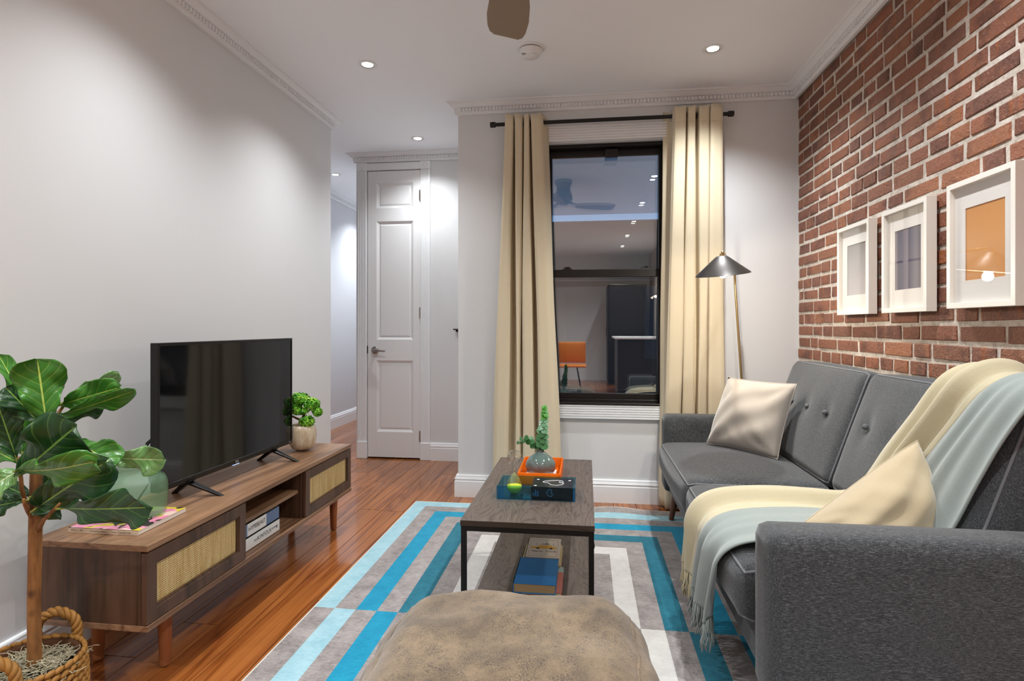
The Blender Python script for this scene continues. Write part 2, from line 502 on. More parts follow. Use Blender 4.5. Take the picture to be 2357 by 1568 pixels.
def m_leaf(name, top, low, vein, rough=.3, gloss=.4):
    t = NT(name); uv = t.coord('UV'); s = t.sep(uv)
    a = t.math('ABSOLUTE', t.math('SUBTRACT', s[0], .5))
    mid = t.math('LESS_THAN', a, t.math('ADD', .012, t.math('MULTIPLY', t.math('SUBTRACT', 1.0, s[1]), .018)))
    q = t.math('FRACT', t.math('ADD', t.math('MULTIPLY', s[1], 6.0), t.math('MULTIPLY', a, -3.6)))
    side = t.math('LESS_THAN', t.math('ABSOLUTE', t.math('SUBTRACT', q, .5)), .045)
    vv = t.math('MAXIMUM', mid, t.math('MULTIPLY', side, .25))
    p = t.pos(); n = t.noise(p, 18, 3)
    c = t.mix(n, lin(low), lin(top))
    c = t.mix(vv, c, lin(vein))
    sw = t.math('POWER', t.math('ABSOLUTE', t.math('SUBTRACT', q, .5)), 1.0)
    return t.bsdf(c, rough, 0, t.bump(t.math('ADD', t.math('MULTIPLY', sw, .8), t.math('MULTIPLY', n, .6)), .5, .006), spec=gloss, coat=.15, coat_rough=.25)
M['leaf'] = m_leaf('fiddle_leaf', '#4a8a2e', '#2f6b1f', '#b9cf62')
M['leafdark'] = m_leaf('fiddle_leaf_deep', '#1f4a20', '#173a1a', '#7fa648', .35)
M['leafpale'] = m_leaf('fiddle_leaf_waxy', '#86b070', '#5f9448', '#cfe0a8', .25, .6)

def m_bark(name, a, b, sc=(30,30,6)):
    t = NT(name); p = t.pos(); n = t.noise(t.map(p, sc), 1, 5, .7); k = t.voro(p, 14)
    c = t.ramp(n, [(.3, a), (.7, b)])
    c = t.mix(t.ramp(k, [(.08, (.8,.8,.8,1)), (.22, (0,0,0,1))]), c, lin('#43260f'))
    return t.bsdf(c, .7, 0, t.bump(n, .6, .006))
M['bark'] = m_bark('fiddle_bark', '#5e3818', '#a5733f')
M['basket'] = plain('seagrass', '#95682c', .6, noise=.35, scale=60, bump=.4)
M['moss'] = plain('dry_moss', '#a29a80', .8, noise=.35, scale=40)
M['soil'] = plain('dark_soil', '#1d1712', .95, noise=.3, scale=60, bump=.5)

# ------------------------------------------------------------------ room shell
XL, XR, YB, ZC = -1.72, 1.245, 3.52, 2.49       # left wall, brick bed, window wall, ceiling
YD, XD0, XH, YN = 4.44, -1.87, -2.65, -4.2       # door wall, its left end, hall wall, wall behind the camera
LE = 3.65                                        # end of the left wall
XE = -0.805                                      # left end of the window wall

def struct(name, mb, mat, label=None, parent=None, **kw):
    o = mb.build(name, mat, parent, **kw)
    if parent is None: tag(o, label, None, None, 'structure')
    return o

# floor: one thing with its boards
fl = struct('floor', MB().box(XH-.1, XR+.1, YN-.1, 7.2, -.06, -.012), M['gap'], 'glossy orange-brown oak plank floor')
rng = random.Random(4)
PW = .135
pl_mb = MB().box(-.5, .5, -.5, .5, -.5, .5)
pl_me = None
xx = XH - .02; prev = 0
while xx < XR + .02:
    yy = YN - rng.uniform(0, 1.5)
    while yy < 7.1:
        L = rng.uniform(.9, 2.4)
        y0, y1 = max(yy, YN), min(yy + L, 7.1)
        yy += L
        if y1 - y0 < .05: continue
        x1 = xx + PW
        if x1 < XL - .15 and y1 < 3.0: continue          # under the solid part left of the wall
        if xx > XE + .15 and y0 > 3.7: continue
        if pl_me is None:
            o = pl_mb.build('plank', M['plank'], None, bevel=0); pl_me = o.data; o.parent = fl
        else:
            o = bpy.data.objects.new('plank', pl_me); COL.objects.link(o); o.parent = fl
        o.location = ((xx + x1)/2, (y0 + y1)/2, -.01 + rng.uniform(-.0004, .0002))
        o.scale = (PW - .003, (y1 - y0) - .0028, .02)
    xx += PW

struct('ceiling', MB().box(XH-.1, XR+.1, YN-.1, 7.2, ZC, ZC+.08), M['ceil'], 'white painted flat ceiling with recessed lights')
struct('wall_left', MB().box(XL-.11, XL, YN, LE, 0, ZC), M['wall'], 'plain pale grey wall behind the television')
# window wall with opening
WX0, WX1, WZ0, WZ1 = -.262, .502, .605, 2.217
wb = MB()
wb.box(XE, WX0, YB, YB+.2, 0, ZC); wb.box(WX1, XR+.1, YB, YB+.2, 0, ZC)
wb.box(WX0, WX1, YB, YB+.2, 0, WZ0); wb.box(WX0, WX1, YB, YB+.2, WZ1, ZC)
wb.box(XE, XE+.12, YB+.2, YD+.1, 0, ZC)
struct('wall_back', wb, M['wall'], 'pale grey wall around the window')
# door wall with opening
DX0, DX1, DZ = -1.777, -1.322, 2.352
db = MB()
db.box(XD0, DX0, YD, YD+.11, 0, ZC); db.box(DX1, XE+.05, YD, YD+.11, 0, ZC); db.box(DX0, DX1, YD, YD+.11, DZ, ZC)
db.box(DX0, DX1, YD+.1, YD+.11, 0, DZ)
struct('wall_door', db, M['wall'], 'pale grey wall around the narrow closet door')
hb = MB()
hb.box(XH-.1, XH, 2.9, 7.2, 0, ZC); hb.box(XD0, XD0+.1, YD+.11, 7.2, 0, ZC); hb.box(XH-.1, XD0+.1, 7.1, 7.2, 0, ZC); hb.box(XH-.1, XL-.11, 2.8, 2.9, 0, ZC)
struct('wall_hall', hb, M['hall'], 'cool grey wall of the hallway beyond the television wall')
struct('wall_front', MB().box(XL-.11, XR+.1, YN-.1, YN, 0, ZC), M['wall'], 'plain wall behind the viewer, seen only in reflections')

# brick wall: mortar bed plus bricks
br = struct('wall_right', MB().box(XR, XR+.1, YN, YB+.2, 0, ZC), M['mortar'], 'exposed red-brown brick wall with pale mortar above the sofa')
rng = random.Random(11)
brick_vars = []
def brick_mesh(seed):
    r = random.Random(seed); mb = MB(); j = lambda a: r.uniform(-a, a)
    # front ring chamfered: 4 back, 4 mid, 4 front
    B = [(.5,-.5,-.5),(.5,.5,-.5),(.5,.5,.5),(.5,-.5,.5)]
    Mi = [(-.30+j(.05), sx*(.5+j(.012)), sz*(.5+j(.03))) for sx,sz in ((-1,-1),(1,-1),(1,1),(-1,1))]
    Fr = [(-.5+j(.05), sx*(.482+j(.010)), sz*(.45+j(.022))) for sx,sz in ((-1,-1),(1,-1),(1,1),(-1,1))]
    mb.add(B+Mi+Fr+[(-.53+j(.06), j(.1), j(.1))], [(0,3,2,1)]+[(k,(k+1)%4,4+(k+1)%4,4+k) for k in range(4)]+[(4+k,4+(k+1)%4,8+(k+1)%4,8+k) for k in range(4)]+[(8+k,8+(k+1)%4,12) for k in range(4)])
    o = mb.build('brick', M['brick'], None); me = o.data; bpy.data.objects.remove(o)
    return me
brick_vars = [brick_mesh(s) for s in range(14)]
CH = .0669; ZJ = 2.36        # course height, a known bed joint
zk = ZJ + CH*1
rest = MB(); n_b = 0
row = 0
for row in range(-1, 36):
    zt = ZJ - CH*row; zb = zt - CH
    if zb < -.02: break
    y = YB + .0 - rng.uniform(0, .02)
    first = True; alt = row % 2
    header_row = (row % 6 == 3)
    while y > .2:
        u = rng.random()
        if header_row: L = rng.uniform(.092, .112)
        else:
            L = rng.uniform(.185, .213) if u < .74 else (rng.uniform(.09, .112) if u < .93 else rng.uniform(.14, .165))
        if first: L = rng.choice([.06, .1, .15, .2]); first = False
        jt = rng.uniform(.012, .020)
        y0, y1 = y - L, y; y = y0 - jt
        g = rng.uniform(.013, .019)
        z0, z1 = zb + g/2 + rng.uniform(-.002, .002), zt - g/2 + rng.uniform(-.002, .002)
        dx = rng.uniform(-.0015, .003)
        vis = (z0 > .80 and y0 > 1.62)
        me = brick_vars[rng.randrange(14)]
        if vis and n_b < 300:
            o = bpy.data.objects.new('brick', me); COL.objects.link(o); o.parent = br; n_b += 1
            o.location = (XR + dx + .0065, (y0+y1)/2, (z0+z1)/2)
            o.scale = (.022, (y1-y0)*rng.choice([1, -1]), (z1-z0)*rng.choice([1, -1]))
            o.rotation_euler = (rng.uniform(-.014, .014), rng.uniform(-.02, .02), rng.uniform(-.009, .009))
        elif y0 > .6:
            c = Vector((XR+dx+.0065, (y0+y1)/2, (z0+z1)/2))
            rest.add([c + Vector((p.co.x*.022, p.co.y*(y1-y0), p.co.z*(z1-z0))) for p in me.vertices], [tuple(q.vertices) for q in me.polygons])
tag(rest.build('brick_field', M['brick'], br), kind='stuff')

# crown mouldings with dentils
crown_prof = [(0,-.072),(.016,-.072),(.016,-.060),(.022,-.056),(.022,-.034),(.034,-.030),(.046,-.018),(.056,-.010),(.064,-.008),(.064,0),(0,0)]
def crown(name, fn, t0, t1, label, m0=0, m1=0):
    """fn(a,b,t): a outwards from wall, b below ceiling, t along; m0/m1 mitre (+1 outside corner, -1 inside)"""
    mb = MB(); n = len(crown_prof)
    vs = [fn(a, b, t0 - m0*a) for a, b in crown_prof] + [fn(a, b, t1 + m1*a) for a, b in crown_prof]
    mb.add(vs, [(k,(k+1)%n,n+(k+1)%n,n+k) for k in range(n)] + [tuple(range(n-1,-1,-1)), tuple(range(n,2*n))])
    o = struct(name, mb, M['trim'], label)
    d = MB(); t = t0 + .012
    while t < t1 - .015:
        a0, a1, b0, b1 = .018, .034, -.055, -.036
        d.hexa([fn(a0,b0,t),fn(a1,b0,t),fn(a1,b0,t+.0135),fn(a0,b0,t+.0135)], [fn(a0,b1,t),fn(a1,b1,t),fn(a1,b1,t+.0135),fn(a0,b1,t+.0135)])
        t += .0215
    tag(d.build('dentil', M['trim'], o), kind='stuff')
    return o
crown('trim_1', lambda a,b,t: (XL+a, t, ZC+b), .3, LE, 'white dentil crown moulding above the television wall', 0, 1)
crown('trim_2', lambda a,b,t: (t, YB-a, ZC+b), XE, XR-.012, 'white dentil crown moulding above the window', 1, -1)
crown('trim_3', lambda a,b,t: (XR-.012-a, t, ZC+b), .8, YB, 'white dentil crown moulding along the brick wall', 0, -1)
crown('trim_4', lambda a,b,t: (t, YD-a, ZC+b), XD0, XE, 'white dentil crown moulding above the closet door', 1, 0)
crown('trim_5', lambda a,b,t: (XH+a, t, ZC+b), 4.0, 7.1, 'white dentil crown moulding in the far hallway', 0, 0)
crown('trim_6', lambda a,b,t: (t, LE+a, ZC+b), XL-.11, XL, 'short return of crown moulding at the end of the television wall', 0, 1)

# baseboards
base_prof = [(0,0),(.02,0),(.02,.098),(.016,.104),(.016,.110),(.020,.113),(.013,.128),(.013,.133),(.010,.138),(0,.140)]
def base(name, fn, t0, t1, label, m0=0, m1=0):
    mb = MB(); n = len(base_prof)
    mb.add([fn(a,b,t0-m0*a) for a,b in base_prof]+[fn(a,b,t1+m1*a) for a,b in base_prof], [(k,(k+1)%n,n+(k+1)%n,n+k) for k in range(n)]+[tuple(range(n-1,-1,-1)),tuple(range(n,2*n))])
    return struct(name, mb, M['trim'], label)
base('baseboard_left', lambda a,b,t: (XL+a, t, b), YN, LE, 'white moulded baseboard below the television wall', 0, 1)
base('baseboard_back', lambda a,b,t: (t, YB-a, b), XE, XR, 'white moulded baseboard below the window', 1, 0)
base('baseboard_corner', lambda a,b,t: (XE-a, t, b), YB, YD, 'white baseboard on the short return beside the window wall', 1, 0)
base('baseboard_door', lambda a,b,t: (t, YD-a, b), DX1+.078, XE, 'white moulded baseboard right of the closet door')
base('baseboard_hall', lambda a,b,t: (XH+a, t, b), 3.2, 7.1, 'white moulded baseboard in the far hallway')

# ------------------------------------------------------------------ closet door
dr = thing('door_1', 'narrow white three-panel closet door with lever handle', None, ((DX0+DX1)/2, YD, 0), kind='structure')
lf = MB(); ly0, ly1 = YD-.004, YD+.034
px0, px1 = DX0+.082, DX1-.066
rows = [(.22, .80), (.972, 1.935), (2.045, 2.248)]
zs = [.012] + [z for r_ in rows for z in r_] + [DZ-.005]
lf.box(DX0+.006, px0, ly0, ly1, .012, DZ-.005); lf.box(px1, DX1-.004, ly0, ly1, .012, DZ-.005)
for a, b in ((.012, .22), (.80, .972), (1.935, 2.045), (2.248, DZ-.005)): lf.box(px0, px1, ly0, ly1, a, b)
lf.build('door_leaf', M['white'], dr, bevel=.0015)
for a, b in rows:
    p = MB(); q = lambda x, z, d: (x, d, z)
    w = .02
    O = [(px0,a),(px1,a),(px1,b),(px0,b)]; I = [(px0+w,a+w),(px1-w,a+w),(px1-w,b-w),(px0+w,b-w)]; J = [(px0+w+.014,a+w+.014),(px1-w-.014,a+w+.014),(px1-w-.014,b-w-.014),(px0+w+.014,b-w-.014)]
    vs = [(x, ly0+.001, z) for x, z in O]+[(x, ly0+.014, z) for x, z in I]+[(x, ly0+.008, z) for x, z in J]
    p.add(vs, [(k,(k+1)%4,4+(k+1)%4,4+k) for k in range(4)]+[(4+k,4+(k+1)%4,8+(k+1)%4,8+k) for k in range(4)]+[(8,9,10,11)])
    p.build('panel', M['white'], dr)
# lever handle
hx, hz = -1.708, .885
h = MB(); h.lathe([(.0,0),(.031,0),(.031,.006),(.022,.011),(.012,.012),(.012,.04),(.0,.04)], (hx, ly0, hz), 24, axis=(0,-1,0))
h.tube([(hx, ly0-.038, hz), (hx+.02, ly0-.044, hz+.001), (hx+.06, ly0-.046, hz-.003), (hx+.1, ly0-.044, hz-.006)], [.011,.0105,.008,.007], 10)
h.build('lever_handle', M['steel'], dr, smooth='auto')
box(DX0-.001, DX0+.008, ly0-.004, ly0+.002, .86, .92).build('strike_plate', M['black'], dr)
for z in (.19, 1.19, 2.14):
    hg = MB(); hg.cyl((DX1-.002, ly0-.006, z-.045), (DX1-.002, ly0-.006, z+.045), .0065, n=10); hg.box(DX1-.016, DX1-.003, ly0-.003, ly0+.002, z-.042, z+.042)
    hg.build('hinge', M['steel'], dr, smooth='auto')
# casing with fluted jambs, rosette blocks, plinth blocks
cs = thing('trim_7', 'white fluted door casing with rosette corner blocks', None, ((DX0+DX1)/2, YD, 0), kind='structure')
for x0, x1 in ((DX0-.078, DX0), (DX1, DX1+.078)):
    j = MB(); n = 6; w = (x1-x0)
    prof = [(x0, YD), (x0, YD-.016)]
    for k in range(4):
        a = x0 + w*(.16+.17*k); prof += [(a, YD-.018), (a+w*.03, YD-.012), (a+w*.11, YD-.012), (a+w*.14, YD-.018)]
    prof += [(x1, YD-.016), (x1, YD)]
    j.extrude_profile(prof, lambda a, b, t: (a, b, t), .14, DZ)
    j.build('fluted_jamb', M['trim'], cs)
    box(x0-.003, x1+.003, YD-.026, YD, 0, .14).build('plinth_block', M['trim'], cs, bevel=.004)
    rb = box(x0-.003, x1+.003, YD-.024, YD, DZ, DZ+.062).build('rosette_block', M['trim'], cs, bevel=.002)
    MB().lathe([(.0,.0),(.026,.0),(.026,.003),(.021,.005),(.018,.002),(.013,.002),(.010,.006),(.004,.007),(.0,.007)], ((x0+x1)/2, YD-.024, DZ+.031), 24, axis=(0,-1,0)).build('rosette', M['trim'], rb, smooth='auto')
box(DX0, DX1, YD-.016, YD, DZ+.002, DZ+.058).build('head_casing', M['trim'], cs, bevel=.003)

# coat hook seen past the wall corner
hk = thing('coat_hook', 'small black hook on the wall beside the closet door', 'hook', (-1.0, YD, 1.045))
box(-1.03, -.93, YD-.03, YD, 1.035, 1.06).build('hook_plate', M['black'], hk, bevel=.003)
box(-1.045, -.93, YD-.06, YD-.03, 1.05, 1.06).build('hook_ledge', M['black'], hk, bevel=.003)

# ------------------------------------------------------------------ window
wi = thing('window_1', 'dark double-hung window with city dusk behind the glass', None, ((WX0+WX1)/2, YB+.1, WZ0), kind='structure')
pln = lambda a, b, d: (a, d, b)
fw = MB(); fw.frame((WX0, WX1, WZ0, WZ1), (WX0+.03, WX1-.03, WZ0+.022, WZ1-.022), YB+.03, YB+.19, pln)
fw.build('window_frame', M['darkwin'], wi, bevel=.002)
zmid = 1.425
# lower sash inside, upper sash outside
ls = MB(); ls.frame((WX0+.03, WX1-.03, WZ0+.022, zmid+.012), (WX0+.058, WX1-.058, WZ0+.056, zmid-.036), YB+.055, YB+.085, pln)
lsb = ls.build('lower_sash', M['darkwin'], wi, bevel=.002)
us = MB(); us.frame((WX0+.03, WX1-.03, zmid-.03, WZ1-.022), (WX0+.05, WX1-.05, zmid+.008, WZ1-.062), YB+.09, YB+.118, pln)
usb = us.build('upper_sash', M['darkwin'], wi, bevel=.002)
box(WX0+.055, WX1-.055, YB+.068, YB+.072, WZ0+.05, zmid-.03).build('pane', M['glass'], lsb)
box(WX0+.046, WX1-.046, YB+.102, YB+.106, zmid+.004, WZ1-.06).build('pane', M['glass'], usb)
box(.12, .20, YB+.05, YB+.09, WZ1-.075, WZ1-.03).build('tilt_latch', M['darkwin'], usb, bevel=.002)
for x in (-.115, .365):
    lk = MB(); lk.box(x-.03, x+.03, YB+.06, YB+.08, zmid+.012, zmid+.018); lk.cyl((x+.008, YB+.07, zmid+.018), (x+.008, YB+.07, zmid+.03), .011, n=12); lk.box(x-.02, x+.012, YB+.064, YB+.074, zmid+.022, zmid+.029)
    lk.build('sash_lock', M['black'], lsb, bevel=.001)
# outer storm window with its own cross rail
sw = MB(); sw.frame((WX0+.02, WX1-.02, WZ0+.01, WZ1-.01), (WX0+.045, WX1-.045, WZ0+.035, WZ1-.035), YB+.16, YB+.175, pln)
sw.box(WX0+.04, WX1-.04, YB+.158, YB+.176, 1.335, 1.372)
swo = sw.build('storm_frame', M['darkwin'], wi)
box(WX0+.04, WX1-.04, YB+.166, YB+.169, WZ0+.03, WZ1-.03).build('pane', M['glass'], swo)
# reeded white casing
def reeded(name, x0, x1, z0, z1, label, nre=6):
    prof = [(0, z0), (.022, z0)]
    h_ = (z1-z0)/nre
    for k in range(nre):
        a = z0 + h_*k
        prof += [(.026, a+h_*.12), (.026, a+h_*.72), (.019, a+h_*.86)]
    prof += [(.022, z1), (0, z1)]
    mb = MB().extrude_profile(prof, lambda a, b, t: (t, YB-a, b), x0, x1)
    return struct(name, mb, M['trim'], label)
reeded('trim_8', WX0-.1, WX1+.1, WZ1+.004, WZ1+.102, 'white reeded head casing above the window')
reeded('trim_9', WX0-.1, WX1+.1, WZ0-.092, WZ0-.004, 'white reeded apron casing below the window')
struct('trim_10', MB().box(WX0-.03, WX1+.03, YB-.03, YB+.05, WZ0-.006, WZ0+.006), M['darkwin'], 'dark metal sill strip at the foot of the window', bevel=.003)
sc = MB()
for x0, x1 in ((WX0-.1, WX0-.004), (WX1+.004, WX1+.1)):
    sc.box(x0, x1, YB-.022, YB, WZ0-.004, WZ1+.004)
struct('trim_11', sc, M['trim'], 'white side casings of the window, mostly behind the curtains', bevel=.004)

# neighbouring building out in the dusk
nb = thing('neighbour_building', 'dim building across the court behind the window glass', 'building', (0, 12, 0))
box(-9, 10, 12, 13, -6, 3.3).build('facade', plain('dusk_facade', '#211f1e', .9, noise=.2, scale=2), nb)
for i in range(4):
    box(-4+i*2.6, -3+i*2.6, 11.97, 12.0, .4, 2.0).build('window', plain('dusk_pane', '#12151a', .15), nb)

# ------------------------------------------------------------------ ceiling fixtures
def downlight(x, y, label, power=SPOT_W, col=SPOT_COL):
    t = thing('recessed_downlight', label, 'ceiling light', (x, y, ZC), group='recessed ceiling downlights')
    MB().lathe([(.036,-.001),(.050,-.001),(.052,-.004),(.046,-.006),(.036,-.0045)], (x, y, ZC), 32, cap=False).build('trim_ring', M['white'], t, smooth='auto')
    MB().lathe([(.036,-.0045),(.034,-.002),(.029,-.0015)], (x, y, ZC), 32, cap=False).build('reflector', M['steel'], t, smooth=True)
    MB().lathe([(.0,-.002),(.029,-.002),(.029,-.0012),(.0,-.0012)], (x, y, ZC), 24, cap=False).build('lens', M['led'], t, smooth='auto')
    L = bpy.data.lights.new('downlight_beam', 'SPOT'); L.energy = power; L.color = col
    L.spot_size = rad(128); L.spot_blend = 1.0; L.shadow_soft_size = .022
    lo = bpy.data.objects.new('downlight_beam', L); COL.objects.link(lo); lo.parent = t; lo.location = (0, 0, -.012)
    return t
downlight(-1.165, 2.915, 'round recessed ceiling light above the television, left of the fan', SPOT_W*.58)
downlight(.64, 2.975, 'starry bright recessed ceiling light above the sofa, nearest the brick wall', SPOT_W*.86)
downlight(-1.25, 4.11, 'recessed ceiling light just in front of the closet door', 24)
downlight(-2.307, 4.99, 'small recessed ceiling light in the hallway left of the closet door', 36, (.93, .96, 1.0))
for k, y in enumerate((1.82, .67, -.48, -1.64, -2.8)):
    nm = ('first', 'second', 'third', 'fourth', 'fifth')[k]
    downlight(-1.165, y, nm + ' recessed ceiling light behind the viewer on the television side', SPOT_W*.60 if k < 2 else SPOT_W*1.25)
    downlight(.64, y, nm + ' recessed ceiling light behind the viewer on the sofa side', SPOT_W*.86 if k < 2 else SPOT_W*1.25)
downlight(-2.25, 6.2, 'added unseen cool light deep in the hallway, standing in for daylight', 50, (.88, .94, 1.0))  # added out of view, in place of bluish daylight from farther down the hall

# smoke detector
sd = thing('smoke_detector', 'round white smoke detector on the ceiling beside the fan blade', 'smoke detector', (-.277, 2.85, ZC))
c = (-.277, 2.85, ZC)
MB().lathe([(0,-.008),(.066,-.008),(.071,-.004),(.071,0),(0,0)], c, 36, cap=False).build('base_plate', M['white'], sd, smooth='auto')
MB().lathe([(0,-.012),(.056,-.012),(.056,-.008),(0,-.008)], c, 36, cap=False).build('vent_gap', plain('shadow_gap', '#2b2927', .8), sd)
MB().lathe([(0,-.050),(.028,-.049),(.044,-.042),(.055,-.022),(.058,-.012),(0,-.012)], c, 36, cap=False).build('dome', M['white'], sd, smooth='auto', angle=30)
MB().lathe([(0,-.004),(.011,-.003),(.013,0),(0,0)], (c[0]+.018, c[1]-.026, ZC-.044), 16, cap=False, axis=(.25,-.4,1)).build('test_button', M['white'], sd, smooth='auto')
g = MB()
for k in range(3): g.box(c[0]-.04+k*.007, c[0]-.037+k*.007, c[1]-.038, c[1]-.03, ZC-.046, ZC-.040)
g.build('vent_slot', plain('grey_slot', '#77736f', .7), sd)

# ceiling fan
FX, FY = -.215, 1.76
fan = thing('ceiling_fan', 'ceiling fan with taupe paddle blades, one blade in view', 'ceiling fan', (FX, FY, ZC))
fb = plain('fan_nickel', '#7d7871', .3, 1)
MB().lathe([(0,-.20),(.05,-.20),(.085,-.185),(.09,-.15),(.075,-.11),(.06,-.07),(.085,-.02),(.085,0),(0,0)], (FX, FY, ZC), 32, cap=False).build('motor_housing', fb, fan, smooth='auto')
MB().lathe([(0,-.235),(.045,-.23),(.06,-.2),(0,-.2)], (FX, FY, ZC), 28, cap=False).build('switch_cap', fb, fan, smooth='auto')
blade_mat = plain('taupe_blade', '#8a7760', .55, noise=.06, scale=14)
for k in range(3):
    th = math.atan2(.49, -.10) + k*2*pi/3
    ax = Vector((cos(th), sin(th), 0)); ay = Vector((-sin(th), cos(th), 0)); tilt = rad(11)
    ay = ay*cos(tilt) + Vector((0,0,1))*sin(tilt)
    nz = ax.cross(ay)
    o0 = Vector((FX, FY, ZC-.235))
    outl = []
    for q, w0 in ((.13,.045),(.18,.062),(.28,.078),(.38,.085),(.46,.080),(.50,.070),(.518,.052)): outl.append((q, w0))
    pts = [o0 + ax*q + ay*w0 for q, w0 in outl] + [o0 + ax*q - ay*w0*.92 for q, w0 in reversed(outl)]
    mb = MB(); n = len(pts)
    mb.add([p + nz*.003 for p in pts] + [p - nz*.003 for p in pts], [tuple(range(n)), tuple(range(2*n-1, n-1, -1))] + [(k2, (k2+1)%n, n+(k2+1)%n, n+k2) for k2 in range(n)])
    mb.build('blade', blade_mat, fan, bevel=.0015)
    ar = MB(); ar.tube([o0+Vector((0,0,.03))+ax*.06, o0+Vector((0,0,.015))+ax*.1, o0+ax*.16+nz*.006], [.012,.011,.008], 8); ar.build('blade_arm', fb, fan, smooth=True)

# ------------------------------------------------------------------ curtains and rod
RY, RZ = 3.445, 2.325
rod = thing('curtain_rod', 'black metal curtain rod above the window', 'curtain rod', (.137, RY, RZ))
MB().cyl((-.565, RY, RZ), (.84, RY, RZ), .0115, n=16).build('tube', M['black'], rod, smooth='auto')
for x0, x1 in ((-.585, -.552), (.826, .860)):
    MB().lathe([(.0,0),(.0155,0),(.017,.004),(.017,.029),(.0155,.033),(0,.033)], (x0, RY, RZ), 18, cap=False, axis=(1,0,0)).build('end_cap', M['black'], rod, smooth='auto')
for x in (-.40, .70):
    b = MB(); b.cyl((x, RY, RZ-.012), (x, YB-.001, RZ-.02), .006, n=8); b.box(x-.012, x+.012, YB-.006, YB-.001, RZ-.05, RZ+.01)
    b.build('bracket', M['black'], rod)

def curtain(name, label, top, bot, zbot, seed):
    """top/bot: lists of fold peaks (x) -> the cloth snakes between +/- depth at successive x"""
    r = random.Random(seed)
    t = thing(name, label, 'curtain', ((top[0][0]+top[-1][0])/2, RY, zbot))
    n = len(top); S = 4
    nu = (n-1)*S; nv = 44
    def at(lst, s):
        k = min(int(s), n-2); f = s - k
        f2 = f*f*(3-2*f)
        return (lst[k][0]*(1-f) + lst[k+1][0]*f, lst[k][1]*(1-f2) + lst[k+1][1]*f2)
    ph = [r.uniform(0, 6.3) for _ in range(8)]
    def fn(a, b):
        s = a*(n-1); z = RZ + .042 - b*(RZ + .042 - zbot)
        w = min(1, b*1.05)
        xt, yt = at(top, s); xb, yb = at(bot, s)
        x = xt*(1-w) + xb*w; y = yt*(1-w) + yb*w
        x += .006*sin(5*b + ph[0] + s)*w + .004*sin(11*b + ph[1] + 2*s)*w
        y += .006*sin(4*b + ph[2] + 1.7*s)*w + .0025*sin(17*b + ph[3] + 3*s)*w
        if b < .03: z += .006*sin(s*pi + ph[4])
        return Vector((x, RY + y, z))
    mb = MB().grid(fn, nu, nv)
    mb.build('panel', M['curtain'], t, smooth=True, solid=.003)
    # header seam
    MB().tube([fn(i/(nu), .04) + Vector((0,-.0022,0)) for i in range(nu+1)], .0011, 5).build('header_seam', M['curtain'], t)
    for k in range(n-1):
        if top[k][1]*top[k+1][1] >= 0 or abs(top[k][1]-top[k+1][1]) < .06: continue      # only where the cloth crosses the rod
        p = fn((k+.5)/(n-1), .021)
        q = fn((k+.52)/(n-1), .021); d = (q-p).normalized(); nrm = Vector((-d.y, d.x, 0))
        ring = [p.lerp(Vector((p.x, RY, RZ)), .6) + d*0 + (d*cos(j*pi/10) + Vector((0,0,1))*sin(j*pi/10))*.021 for j in range(20)]
        MB().tube(ring, .0035, 6, closed=True).build('grommet', M['steel'], t, smooth=True)
    return t
F, Bk = -.05, .042
curtain('curtain', 'beige grommet curtain left of the window, reaching the floor',
    [(-.491,.02),(-.483,F),(-.437,F),(-.433,Bk),(-.430,Bk*.8),(-.426,F),(-.384,F*.9),(-.378,Bk),(-.368,F),(-.343,F),(-.338,Bk),(-.334,Bk),(-.328,F),(-.275,F*.8),(-.233,.05)],
    [(-.578,.02),(-.562,F),(-.490,F),(-.452,Bk),(-.420,Bk*.8),(-.412,F),(-.396,F*.8),(-.389,.01),(-.380,F),(-.315,F),(-.296,Bk),(-.272,Bk),(-.260,F),(-.170,F),(-.148,.02)], .012, 3)
curtain('curtain', 'beige grommet curtain right of the window, partly behind the sofa arm',
    [(.462,.055),(.50,.05),(.515,F*.6),(.525,F),(.58,F),(.586,Bk),(.590,Bk),(.596,F),(.632,F),(.640,Bk),(.650,Bk),(.658,F),(.710,F*.9),(.716,F*.3),(.722,F),(.785,F*.8),(.802,.03)],
    [(.440,.05),(.450,.0),(.456,F*.8),(.465,F),(.540,F),(.546,Bk*.6),(.549,Bk*.6),(.554,F),(.622,F),(.632,Bk),(.645,Bk),(.652,F),(.692,F*.9),(.700,0),(.708,F),(.795,F*.8),(.808,.03)], .012, 8)

# ------------------------------------------------------------------ rug
RX, RYC, RHX, RHY = -.1275, 2.045, .9025, 1.315
rg = thing('area_rug', 'blue, teal, grey and white geometric area rug on the oak floor', 'rug', (RX, RYC, 0))
def rugz(x, y):
    e = max(0, (y - 1.0)/.3)
    lift = max(0, sin((x-.12)*9.0)) * .015 * min(1, e)**2 if .12 < x < .46 else 0
    return .007 + lift
mb = MB()
mb.grid(lambda a, b: Vector((-RHX + 2*RHX*a, -RHY + 2*RHY*b, rugz(-RHX + 2*RHX*a, -RHY + 2*RHY*b))), 40, 48)
mb.build('pile', M['rug'], rg, local=True, smooth=True)
e = MB(); pts = []
for k in range(40): pts.append((-RHX + 2*RHX*k/40, -RHY))
for k in range(40): pts.append((RHX, -RHY + 2*RHY*k/40))
for k in range(40): pts.append((RHX - 2*RHX*k/40, RHY))
for k in range(40): pts.append((-RHX, RHY - 2*RHY*k/40))
e.tube([(x, y, rugz(x, y) - .0035) for x, y in pts], .0045, 8, closed=True)
e.build('binding', M['rugedge'], rg, local=True, smooth=True)

